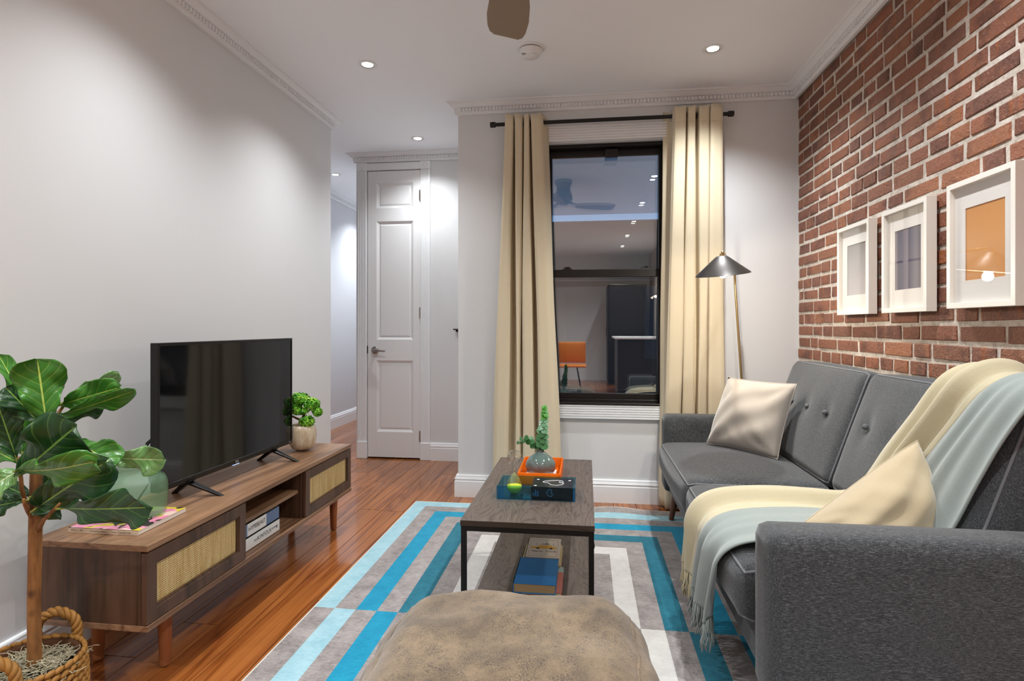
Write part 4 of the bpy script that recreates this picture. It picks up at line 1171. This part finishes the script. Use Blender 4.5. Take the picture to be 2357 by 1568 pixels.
for y0, y1 in ((1.536, 2.358), (2.363, 3.186)):
    c = MB(); c.soft((.685, (y0+y1)/2, .372), (.575, y1-y0, .155), .045, (.018, .004, .032), (18, 20, 8))
    co = c.build('seat_cushion', M['sofa'], sofa, smooth=True)
    for zz_ in (1, -1):
        MB().tube([p + (p - Vector((.685, (y0+y1)/2, .372))).normalized()*.001 for p in rim(c.mp, lambda a, b: (a, b, zz_), 16)], .0042, 7, closed=True).build('piping', M['piping'], co, smooth=True)
# back cushions, reclined
dv = Vector((.16, 0, .455)).normalized(); nv_ = Vector((-dv.z, 0, dv.x))
MBK = Matrix((( nv_.x, 0, dv.x), (nv_.y, 1, dv.y), (nv_.z, 0, dv.z)))
btn = plain('fabric_button', '#5b5d60', .8, noise=.2, scale=300)
for y0, y1, bts in ((1.545, 2.362, (1.80, 2.0, 2.2)), (2.367, 3.18, (2.55, 2.745, 2.94))):
    yc = (y0+y1)/2
    cen = Vector((.935, 0, .448)) + dv*.245 - nv_*.062; cen.y = yc
    bl_ = [(b - yc) for b in bts]
    def wp(q, p, bl_=bl_):
        if p[0] > .5:
            for b in bl_:
                d2 = (q.y-b)**2 + (q.z-.03)**2
                q.x -= .016*math.exp(-d2/.0012) + .004*math.exp(-((q.y-b)**2)/.0008)*max(0, 1-abs(q.z-.03)/.2)
        return q
    c = MB(); c.soft(cen, (.125, y1-y0, .49), .045, (.034, .006, .014), (5, 30, 22), M=MBK, warp=wp)
    co = c.build('back_cushion', M['sofa'], sofa, smooth=True)
    for sg in (1, -1):
        MB().tube([p + (p - cen).normalized()*.0012 for p in rim(c.mp, lambda a, b: (sg, a, b), 18)], .0042, 7, closed=True).build('piping', M['piping'], co, smooth=True)
    for b in bts:
        q = cen + MBK @ Vector((.0625+.034-.014, b-yc, .03))
        MB().blob(q, .011, .011, .011, 12, 8).build('button', btn, co, smooth=True)
for x in (.497, 1.15):
    for y in (1.47, 3.215):
        dx = -.028 if x < .8 else .0
        MB().tube([(x, y, .166), (x+dx, y, .009)], [.021, .0135], 14).build('leg', plain('dark_leg', '#5a3a26', .4), sofa, smooth='auto')

def pillow(name, label, A, B, C, D, thick, mat, seed, pad=.06):
    """A,B,C,D corners in order around the square"""
    t = thing(name, label, 'pillow', (A+B+C+D)/4)
    nrm = (B-A).cross(D-A).normalized(); r = random.Random(seed)
    ph = [r.uniform(0, 6.3) for _ in range(6)]
    N = 26
    def fn(sg):
        def g(a, b):
            x, y = 2*a-1, 2*b-1
            # edges pull in between the corners
            px = x*(1 - pad*(1-y*y)); py = y*(1 - pad*(1-x*x))
            a2, b2 = (px+1)/2, (py+1)/2
            p = (A*(1-a2) + B*a2)*(1-b2) + (D*(1-a2) + C*a2)*b2
            h = thick*((1-x*x)**.55)*((1-y*y)**.55)
            w = .009*sin(9*a+ph[0]+3*b)*sin(7*b+ph[1]) + .005*sin(17*(a-b)+ph[2]+2*sin(5*a)) + .004*sin(29*(a+.6*b)+ph[4])*max(0, 1-2.2*b)
            edge = (1-x**4)*(1-y**4)
            h += sg*w*edge
            # radial creases from the corners
            for cx_, cy_ in ((-1,-1),(1,1),(1,-1),(-1,1)):
                dx_, dy_ = x-cx_, y-cy_; dd = math.hypot(dx_, dy_)
                if dd < .9 and dd > .05: h += .007*sin(math.atan2(dy_, dx_)*9+ph[3])*(1-dd/.9)*edge*2
            return p + nrm*sg*h
        return g
    mb = MB(); mb.grid(fn(1), N, N); mb.grid(fn(-1), N, N)
    o = mb.build('cover', mat, t, smooth=True)
    # weld rims by merging
    bm = bmesh.new(); bm.from_mesh(o.data); bmesh.ops.remove_doubles(bm, verts=bm.verts, dist=.0006); bmesh.ops.recalc_face_normals(bm, faces=bm.faces); bm.to_mesh(o.data); bm.free()
    for p in o.data.polygons: p.use_smooth = True
    g = fn(1); loop = [g(k/N, 0) for k in range(N)] + [g(1, k/N) for k in range(N)] + [g(1-k/N, 1) for k in range(N)] + [g(0, 1-k/N) for k in range(N)]
    MB().tube(loop, .0018, 5, closed=True).build('seam', mat, t, smooth=True)
    return t
# far pillow: leans in the corner of arm and back
BL, BR = PZ(1626, 1020, .478), PZ(1790, 1058, .472)
TLp, TRp = PY(1676, 868, BL.y+.02), PY(1834, 884, BR.y+.06)
pillow('throw_pillow', 'pale cream velvet square pillow beside the lamp at the far end of the sofa', BL, BR, TRp, TLp, .085, M['pillow'], 2, .045)
# near pillow: stands on a corner behind the near arm
A_ = Vector(PY(2112, 1014, 1.80)); B_ = PY(1846, 1207, 1.72); D_ = PY(2186, 1268, 1.72); C_ = B_ + D_ - A_ + Vector((.05, .04, .12))
C_ = Vector((C_.x, C_.y, max(C_.z, .475))); 
pillow('throw_pillow', 'ivory velvet pillow tipped on its corner behind the near sofa arm', A_, B_, C_, D_, .10, M['pillow2'], 7, -.05)

# throw blanket
th = thing('throw_blanket', 'cream and sage striped throw blanket draped down the sofa back and over the seat edge', 'blanket', (.8, 1.85, .4))
path = [(1.206,.76),(1.206,.86),(1.198,.925),(1.165,.948),(1.11,.940),(1.062,.90),(1.022,.80),(.985,.68),(.952,.56),(.925,.505),(.88,.487),(.78,.490),(.66,.492),(.54,.488),(.46,.478),(.405,.455),(.378,.415),(.372,.36),(.370,.30),(.368,.235)]
YLs = [1.80,1.80,1.82,1.84,1.85,1.87,1.92,2.0,2.07,2.11,2.12,2.12,2.12,2.11,2.10,2.09,2.09,2.10,2.11,2.12]
YRs = [1.44,1.44,1.45,1.46,1.47,1.48,1.52,1.56,1.60,1.62,1.63,1.63,1.63,1.63,1.63,1.63,1.64,1.66,1.69,1.72]
def cat(lst, s):
    n = len(lst)-1; x = s*n; k = min(int(x), n-1); f = x-k
    g = lambda i: lst[max(0, min(n, i))]
    p0, p1, p2, p3 = g(k-1), g(k), g(k+1), g(k+2)
    return .5*((2*p1)+(-p0+p2)*f+(2*p0-5*p1+4*p2-p3)*f*f+(-p0+3*p1-3*p2+p3)*f*f*f)
PXs, PZs = [p[0] for p in path], [p[1] for p in path]
def blanket(a, b):
    """a along, b across (0 = far cream edge)"""
    x, z = cat(PXs, a), cat(PZs, a)
    dx, dz = cat(PXs, min(1, a+.01))-cat(PXs, max(0, a-.01)), cat(PZs, min(1, a+.01))-cat(PZs, max(0, a-.01))
    l = math.hypot(dx, dz) or 1; nx, nz = dz/l*1.0, -dx/l
    if a > .0: nx, nz = (dz/l, -dx/l)
    # outward normal: up / towards the room
    if nz < 0 and abs(nz) > abs(nx): nx, nz = -nx, -nz
    if abs(nx) >= abs(nz) and ((nx > 0) == (a > .12)): nx, nz = -nx, -nz
    fold = .032*math.exp(-((b-.22-.05*sin(a*5))/.05)**2) - .010*math.exp(-((b-.31-.05*sin(a*5))/.03)**2) + .012*math.exp(-((b-.05)/.05)**2) + .014*math.exp(-((b-.70-.04*sin(a*7))/.06)**2)
    fold += .004*sin(b*23+a*4) + .003*sin(b*41-a*7)
    hang = max(0, (a-.80)/.2)
    fold = fold*(1-.3*hang) + hang*.014*sin(b*26+1.0)
    y = cat(YLs, a)*(1-b) + cat(YRs, a)*b + .012*sin(a*11+b*5)
    z2 = z + nz*(fold+.006) - hang*hang*.03*b
    return Vector((min(x + nx*(fold+.006), 1.218), y, z2))
split = .46
for b0, b1, mt, nm, nb2 in ((0, split, M['cream'], 'cream_stripe', 22), (split, 1, M['sage'], 'sage_stripe', 24)):
    mb = MB().grid(lambda a, b: blanket(a, b0 + (b1-b0)*b), 90, nb2)
    so_ = mb.build(nm, mt, th, smooth=True, solid=.006)
    r = random.Random(int(b0*10)+3); fr_ = MB()
    n_ = 48 if b0 == 0 else 54
    for k in range(n_):
        b = b0 + (b1-b0)*(k+.5)/n_
        p = blanket(1.0, b); sw_ = r.uniform(-.014, .014); ln = r.uniform(.07, .105)
        pts = [p + Vector((0,0,.006)), p + Vector((r.uniform(-.004,.004), sw_*.3, -ln*.35)), p + Vector((r.uniform(-.010,.006), sw_*.7, -ln*.7)), p + Vector((r.uniform(-.014,.008), sw_*1.2, -ln))]
        fr_.tube(pts, [.0022,.0024,.002,.0026], 5)
    tag(fr_.build('fringe', mt, so_, smooth=True), kind='stuff')

# ------------------------------------------------------------------ pouf
pf = thing('leather_pouf', 'large tan distressed suede pouf in front of the coffee table', 'pouf', (-.165, 1.175, .008))
rp = random.Random(9); phs = [rp.uniform(0, 6.3) for _ in range(10)]
def pwarp(q, p):
    rr = math.hypot(q.x, q.y)
    q.z += (.007*sin(9*q.x+phs[0])*sin(8*q.y+phs[1]) + .004*sin(23*q.x+11*q.y+phs[2]) + .003*sin(31*q.y-13*q.x+phs[3])) * (1 if p[2] > 0 else .2)
    ang = math.atan2(q.y, q.x)
    q.z = max(q.z, -.196)
    k = 1 + .012*sin(7*ang+phs[4]) + .008*sin(17*ang+phs[5]+8*q.z)
    q.x *= k; q.y *= k
    return q
pm = MB(); pm.soft((-.165, 1.178, .212), (.61, .615, .38), .11, (.022, .022, .035), (34, 34, 18), warp=pwarp)
pm.build('cover', M['suede'], pf, smooth=True)
MB().tube([p + Vector((0,0,.0)) for p in rim(pm.mp, lambda a, b: (a, b, 1), 20)], .003, 6, closed=True).build('seam', M['suede'], pf, smooth=True)

# ------------------------------------------------------------------ framed prints
def art_mat(kind):
    t = NT('print_' + kind); p = t.pos(); y = t.sep(p)[1]; z = t.sep(p)[2]; n = t.noise(p, 30, 3)
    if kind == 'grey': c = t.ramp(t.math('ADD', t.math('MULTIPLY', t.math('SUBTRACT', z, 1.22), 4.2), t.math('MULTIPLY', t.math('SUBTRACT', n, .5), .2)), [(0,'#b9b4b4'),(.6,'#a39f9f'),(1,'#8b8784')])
    elif kind == 'navy':
        k = t.ramp(t.math('DIVIDE', t.math('SUBTRACT', 2.428, y), .178), [(0,'#6e6a7a'),(.16,'#7a7584'),(.18,'#262a52'),(.36,'#343a60'),(.44,'#7d7786'),(.58,'#857e8a'),(.61,'#272b54'),(.74,'#4a4c6a'),(.86,'#6b6878'),(1,'#5e5a6a')])
        c = k
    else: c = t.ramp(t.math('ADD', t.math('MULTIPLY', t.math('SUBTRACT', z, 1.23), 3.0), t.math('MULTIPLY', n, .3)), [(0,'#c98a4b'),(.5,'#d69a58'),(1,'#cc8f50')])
    return t.bsdf(c, .6)
M['mat_board'] = plain('mat_board', '#e6e2dc', .8)
M['frame_white'] = plain('white_frame_lacquer', '#e6e1d8', .35)
pfx = lambda a, b, d: (d, a, b)
for y0, y1, dz_, kind, lab in ((2.582, 2.886, 0, 'grey', 'white frame with a plain grey print, farthest along the brick wall'), (2.170, 2.476, 0, 'navy', 'middle white frame with a purple and navy striped print'), (1.753, 2.058, .005, 'tan', 'nearest white frame with a plain orange-tan print')):
    z0, z1 = 1.133+dz_, 1.542+dz_
    t = thing('picture_frame', lab, 'picture frame', (1.233, (y0+y1)/2, z0), group='white framed prints on the brick wall')
    MB().frame((y0, y1, z0, z1), (y0+.018, y1-.018, z0+.018, z1-.018), 1.194, 1.229, pfx).build('moulding', M['frame_white'], t, bevel=.001)
    ay0, ay1, az0, az1 = y0+.087, y1-.040, z0+.089, z1-.088
    ay0, ay1 = y0+.0655, y1-.0655
    MB().frame((y0+.017, y1-.017, z0+.017, z1-.017), (ay0, ay1, az0, az1), 1.212, 1.214, pfx).build('mat_board', M['mat_board'], t)
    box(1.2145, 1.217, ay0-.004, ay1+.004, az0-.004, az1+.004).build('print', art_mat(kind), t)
    box(1.2035, 1.2045, y0+.0175, y1-.0175, z0+.0175, z1-.0175).build('pane', M['pglass'], t)
    box(1.217, 1.229, y0+.018, y1-.018, z0+.018, z1-.018).build('backing', M['mat_board'], t)

# ------------------------------------------------------------------ floor lamp
lp_ = thing('floor_lamp', 'brass floor lamp with a black metal cone shade behind the far sofa arm', 'floor lamp', (.937, 3.385, 0))
MB().lathe([(0,0),(.118,0),(.12,.004),(.12,.014),(.116,.018),(.012,.02),(.01,.05),(0,.05)], (.937, 3.385, .0005), 36, cap=False).build('base', M['black'], lp_, smooth='auto')
SH = Vector((.634, 2.75, 1.36))
MB().tube([(.937,3.385,.02),(.886,3.383,.772),(.850,3.38,1.31),(.846,3.372,1.365),(.838,3.345,1.400),(.82,3.28,1.412),(.66,2.83,1.428),(.638,2.765,1.428)], .0068, 12).build('pole', M['brass'], lp_, smooth=True)
axs = Vector((-.10, -.13, 1)).normalized()
MB().lathe([(.124,-.038),(.122,-.034),(.030,.044),(.020,.050),(.0,.051)], SH, 48, cap=False, axis=axs).build('shade', plain('black_shade_metal', '#6b6967', .4, .9), lp_, smooth='auto', angle=60)
MB().lathe([(.1225,-.0385),(.119,-.034),(.029,.040),(.0,.046)], SH, 48, cap=False, axis=axs).build('shade_lining', plain('white_lining', '#e8e4da', .6), lp_, smooth='auto', angle=60)
MB().tube([SH+axs*.048, SH+axs*.062], [.010,.007], 14).build('shade_cap', M['brass'], lp_, smooth='auto')
MB().blob(SH - axs*.034, .018, .018, .020, 16, 10).build('bulb', M['bulb'], lp_, smooth=True)
MB().cyl(SH + axs*.04, SH - axs*.008, .012, n=14).build('socket', M['black'], lp_, smooth='auto')
L = bpy.data.lights.new('lamp_glow', 'POINT'); L.energy = LAMP_W; L.color = (1, .88, .72); L.shadow_soft_size = .02
lo = bpy.data.objects.new('lamp_glow', L); COL.objects.link(lo); lo.parent = lp_; lo.location = (SH - axs*.060) - Vector((.937, 3.385, 0))

# ------------------------------------------------------------------ fiddle-leaf plant in basket
BK = Vector((-1.438, 1.29, .0005))
fp = thing('fiddle_leaf_fig', 'broad-leaved fiddle-leaf fig in a woven seagrass basket beside the console', 'potted plant', BK)
R0, R1, BH = .104, .120, .212
def brad(z): f = z/BH; return R0 + (R1-R0)*(f**.7) + .012*sin(pi*f)
MB().lathe([(0,.002)]+[(brad(BH*k/8)-.008, .002+BH*k/8*.98) for k in range(9)]+[(R1-.016, BH-.01),(R1-.02, BH-.05)], BK, 36, cap=False).build('basket_core', plain('dark_weave_gap', '#4a2a10', .9), fp, smooth=True)
rng = random.Random(31); wv = MB()
rows_ = 13
for k in range(rows_):
    z = .010 + (BH-.012)*k/(rows_-1); r = brad(min(BH, z)); n = 34
    for j in range(n):
        a = 2*pi*(j + .5*(k % 2))/n + rng.uniform(-.02,.02)
        c_ = BK + Vector((r*cos(a), r*sin(a), z)); tan = Vector((-sin(a), cos(a), .42 if k % 2 else .3)).normalized(); out = Vector((cos(a), sin(a), 0))
        up_ = tan.cross(out)
        R = Matrix((tan, out, up_)).transposed()
        wv.blob(c_, .0155, .007, .0078, 6, 5, R=R)
tag(wv.build('weave', M['basket'], fp, smooth=True), kind='stuff')
def braid(pts, rad_, parent, turns):
    pts = [Vector(q) for q in pts]; n = 60
    def at(f):
        s = f*(len(pts)-1); k = min(int(s), len(pts)-2); f2 = s-k
        g = lambda i: pts[max(0, min(len(pts)-1, i))]
        p0, p1, p2, p3 = g(k-1), g(k), g(k+1), g(k+2)
        return ((p1*2)+(p2-p0)*f2+(p0*2-p1*5+p2*4-p3)*f2*f2+(p1*3-p0-p2*3+p3)*f2**3)*.5
    mb = MB()
    cen_ = sum(pts, Vector())/len(pts)
    for sdx in range(3):
        line = []
        for i in range(n+1):
            f = i/n; p = at(f); d = (at(min(1,f+.01))-at(max(0,f-.01))).normalized()
            e1 = (p-cen_); e1 = (e1 - d*e1.dot(d)).normalized(); e2 = d.cross(e1)
            q = 2*pi*(turns*f + sdx/3)
            line.append(p + e1*cos(q)*rad_*.85 + e2*sin(q)*rad_*.85)
        mb.tube(line, rad_*.82, 7)
    return mb.build('handle', M['basket'], parent, smooth=True)
ah = rad(106)
for a0 in (ah, ah+pi):
    ctr = BK + Vector((R1*cos(a0), R1*sin(a0), BH)); tg = Vector((-sin(a0), cos(a0), 0))
    braid([ctr - tg*.048 + Vector((0,0,-.05)), ctr - tg*.052 + Vector((0,0,.0)), ctr - tg*.044 + Vector((0,0,.045)), ctr + Vector((0,0,.068)), ctr + tg*.044 + Vector((0,0,.045)), ctr + tg*.052 + Vector((0,0,0)), ctr + tg*.048 + Vector((0,0,-.05))], .0085, fp, 5.5)
MB().lathe([(0,BH-.022),(.06,BH-.026),(.100,BH-.045),(.100,BH-.06),(0,BH-.06)], BK, 24, cap=False).build('soil', M['soil'], fp)
ms = MB(); rng = random.Random(77)
for k in range(330):
    a = rng.uniform(0, 6.28); r = .100*math.sqrt(rng.random()); p = BK + Vector((r*cos(a), r*sin(a), BH - .030 + .022*(1-r/.100) + rng.uniform(0,.012)))
    d = rng.uniform(0, 6.28); curl = rng.uniform(-1.0, 1.0); pts = [p]
    for s_ in range(6):
        d += curl*.6; p = p + Vector((cos(d)*.010, sin(d)*.010, rng.uniform(-.004,.0055))); pts.append(p)
    ms.tube(pts, .0011, 4, cap=False)
tag(ms.build('moss', M['moss'], fp), kind='stuff')
def LP(cx_, cy_, Y): return PY(cx_/1.99, 780 + cy_/1.99, Y)
tb = MB(); tb.tube([BK+Vector((.012,.01,BH-.04)), LP(158,1390,1.30), LP(155,1200,1.30), LP(160,1000,1.30), LP(163,830,1.30), LP(166,612,1.30)], [.0165,.0155,.0145,.0150,.0150,.0135], 14)
tb.build('trunk', M['bark'], fp, smooth='auto', angle=50)
tw = MB()
for q in ([(163,850,1.30),(130,790,1.28),(100,690,1.26),(92,590,1.25),(88,540,1.25)], [(175,880,1.30),(200,830,1.27),(240,790,1.25),(275,755,1.24)], [(166,640,1.30),(170,560,1.29),(185,480,1.28),(215,370,1.28)], [(130,790,1.28),(115,760,1.25),(108,735,1.24)], [(215,370,1.28),(260,350,1.30),(290,310,1.32)], [(170,600,1.30),(300,520,1.33),(430,540,1.38),(540,545,1.40)]):
    tw.tube([LP(*w) for w in q], [.0062-.0028*k/(len(q)-1) for k in range(len(q))], 8)
tw.build('branches', M['bark'], fp, smooth=True)
WP = [(0,.05),(.06,.12),(.15,.42),(.28,.62),(.40,.66),(.52,.76),(.66,.96),(.78,1.0),(.88,.88),(.95,.62),(.985,.32),(1,.04)]
def wprof(b):
    for (b0, w0), (b1, w1) in zip(WP, WP[1:]):
        if b <= b1: f = (b-b0)/(b1-b0); return w0 + (w1-w0)*(f*f*(3-2*f))
    return 0
def leaf(B, T, wpx, mat, roll=0, cup=.12, droop=.0, seed=0):
    r = random.Random(seed+100); ph = [r.uniform(0, 6.3) for _ in range(4)]
    W = wpx*.00057
    ax = T-B; Ln = ax.length; ax.normalize()
    view = (Vector((0,0,EYE)) - (B+T)/2).normalized()
    side = ax.cross(view).normalized(); nrm = side.cross(ax)
    Rr = Matrix.Rotation(rad(roll), 3, ax); side = Rr @ side; nrm = Rr @ nrm
    nu, nv2 = 14, 22; vs = []; uv = []
    def fn(a, b):
        x = 2*a-1; w = wprof(b)*W*.5
        p = B + ax*(Ln*b) + side*(x*w)
        p += nrm*(cup*w*abs(x)**1.5 + .17*W*abs(x)**2*sin(b*11+ph[0]+(1.2 if x > 0 else 0)) + .03*W*sin(b*23+ph[1]+4*x)*abs(x))
        p += nrm*(-.016*W*math.exp(-(x/.06)**2))
        p += nrm*(Ln*.10*sin(pi*b)*(1 if droop >= 0 else -1)*abs(droop)*4) - Vector((0,0,1))*(droop*Ln*b*b)*.5
        return p
    mb = MB().grid(fn, nu, nv2)
    uvs = [(i/nu, j/nv2) for i in range(nu+1) for j in range(nv2+1)]
    o = mb.build('leaf', mat, fp, smooth=True, uvs=uvs, solid=.0008)
    MB().tube([B - ax*.018, B, B + ax*Ln*.06 - nrm*.001], [.003,.0028,.0015], 6).build('petiole', plain_pet, o, smooth=True)
plain_pet = plain('leaf_stalk', '#8f9a3a', .5)
LF, LD, LPa = M['leaf'], M['leafdark'], M['leafpale']
leaves = [((140,330,1.33),(-6,74,1.30),125,LF,40,.2,0), ((212,384,1.27),(170,92,1.27),205,LF,-8,.12,0), ((180,388,1.28),(24,216,1.24),150,LD,22,.15,.05),
 ((296,290,1.36),(548,165,1.42),130,LPa,45,.15,0), ((286,300,1.32),(548,212,1.36),150,LF,10,.15,.1), ((268,352,1.29),(616,230,1.33),110,LF,40,.1,.05), ((280,372,1.33),(464,306,1.36),95,LD,30,.1,0),
 ((104,612,1.23),(352,388,1.20),250,LD,-4,.1,.05), ((84,604,1.20),(442,520,1.14),165,LF,38,.15,.15), ((340,470,1.34),(530,575,1.34),170,LF,-15,.1,.1), ((162,780,1.26),(482,556,1.24),225,LD,4,.08,.05),
 ((525,548,1.40),(752,548,1.44),150,LPa,18,.12,.08), ((282,778,1.24),(700,745,1.20),165,LD,26,.14,.1), ((74,545,1.26),(-10,300,1.24),150,LD,0,.1,0), ((88,600,1.24),(-70,700,1.20),140,LPa,20,.15,.1),
 ((80,565,1.27),(-40,505,1.28),110,LF,20,.1,0), ((112,742,1.25),(-70,775,1.22),120,LD,28,.1,.05), ((135,725,1.28),(20,672,1.30),90,LD,20,.1,0), ((102,525,1.32),(82,325,1.34),120,LF,15,.1,0), ((250,755,1.30),(222,830,1.30),90,LD,0,.1,0),
 ((200,600,1.34),(260,700,1.36),110,LD,0,.1,0), ((120,470,1.33),(60,400,1.36),110,LD,10,.1,0)]
for i, (b, tpt, w, mt, rl, cu_, dp) in enumerate(leaves):
    leaf(LP(*b), LP(*tpt), w, mt, rl, cu_, dp, i)

# ------------------------------------------------------------------ the far end of the room, seen only as reflections in the window
oc = thing('dining_chair', 'orange shell chair behind the viewer, mirrored faintly in the window', 'chair', (-.22, -1.75, 0))
om = plain('orange_shell', '#c9721f', .45)
MB().soft((-.22, -1.72, .46), (.46, .44, .035), .016, (0,0,.0), (8,8,3)).build('seat', om, oc, smooth=True)
MB().soft((-.22, -1.95, .66), (.44, .04, .34), .019, (0,.02,0), (10,3,8)).build('backrest', om, oc, smooth=True)
for x in (-.38, -.06):
    for y in (-1.56, -1.90):
        MB().tube([((x-.22)/2, -1.73, .45), (x, y, .004)], [.010,.009], 8).build('leg', M['black'], oc, smooth=True)
kt = thing('dining_table', 'dark dining table behind the viewer on the television side', 'table', (-.95, -1.75, 0))
box(-1.45, -.50, -2.15, -1.35, .715, .74).build('tabletop', M['ash'], kt, bevel=.002)
for x in (-1.4, -.58):
    for y in (-2.1, -1.43): box(x, x+.04, y, y+.04, .003, .715).build('leg', M['black'], kt)
kc = thing('kitchen_counter', 'dark kitchen counter with a white top behind the viewer on the sofa side', 'counter', (.85, -2.2, 0))
dk_ = plain('dark_cabinet', '#241f1d', .4)
box(.50, 1.2, -2.7, -1.75, .0, .88).build('carcass', dk_, kc); box(.45, 1.22, -2.75, -1.70, .88, .91).build('worktop', M['white'], kc, bevel=.003)
for y in (-2.68, -2.22): box(.494, .5, y, y+.44, .06, .85).build('door', dk_, kc, bevel=.002)
kf = thing('refrigerator', 'tall black refrigerator behind the viewer', 'refrigerator', (.75, -3.6, 0))
box(.42, 1.1, -4.0, -3.3, .02, 1.85).build('body', dk_, kf, bevel=.01); box(.40, .42, -3.99, -3.31, .7, 1.84).build('door', dk_, kf, bevel=.005); box(.40, .42, -3.99, -3.31, .04, .69).build('door', dk_, kf, bevel=.005)
MB().tube([(.375,-3.4,.9),(.375,-3.4,1.5)], .01, 8).build('handle', M['steel'], kf, smooth=True)
MB().tube([(.39,-3.4,.93),(.375,-3.4,.93)], .008, 6).build('handle_post', M['steel'], kf)
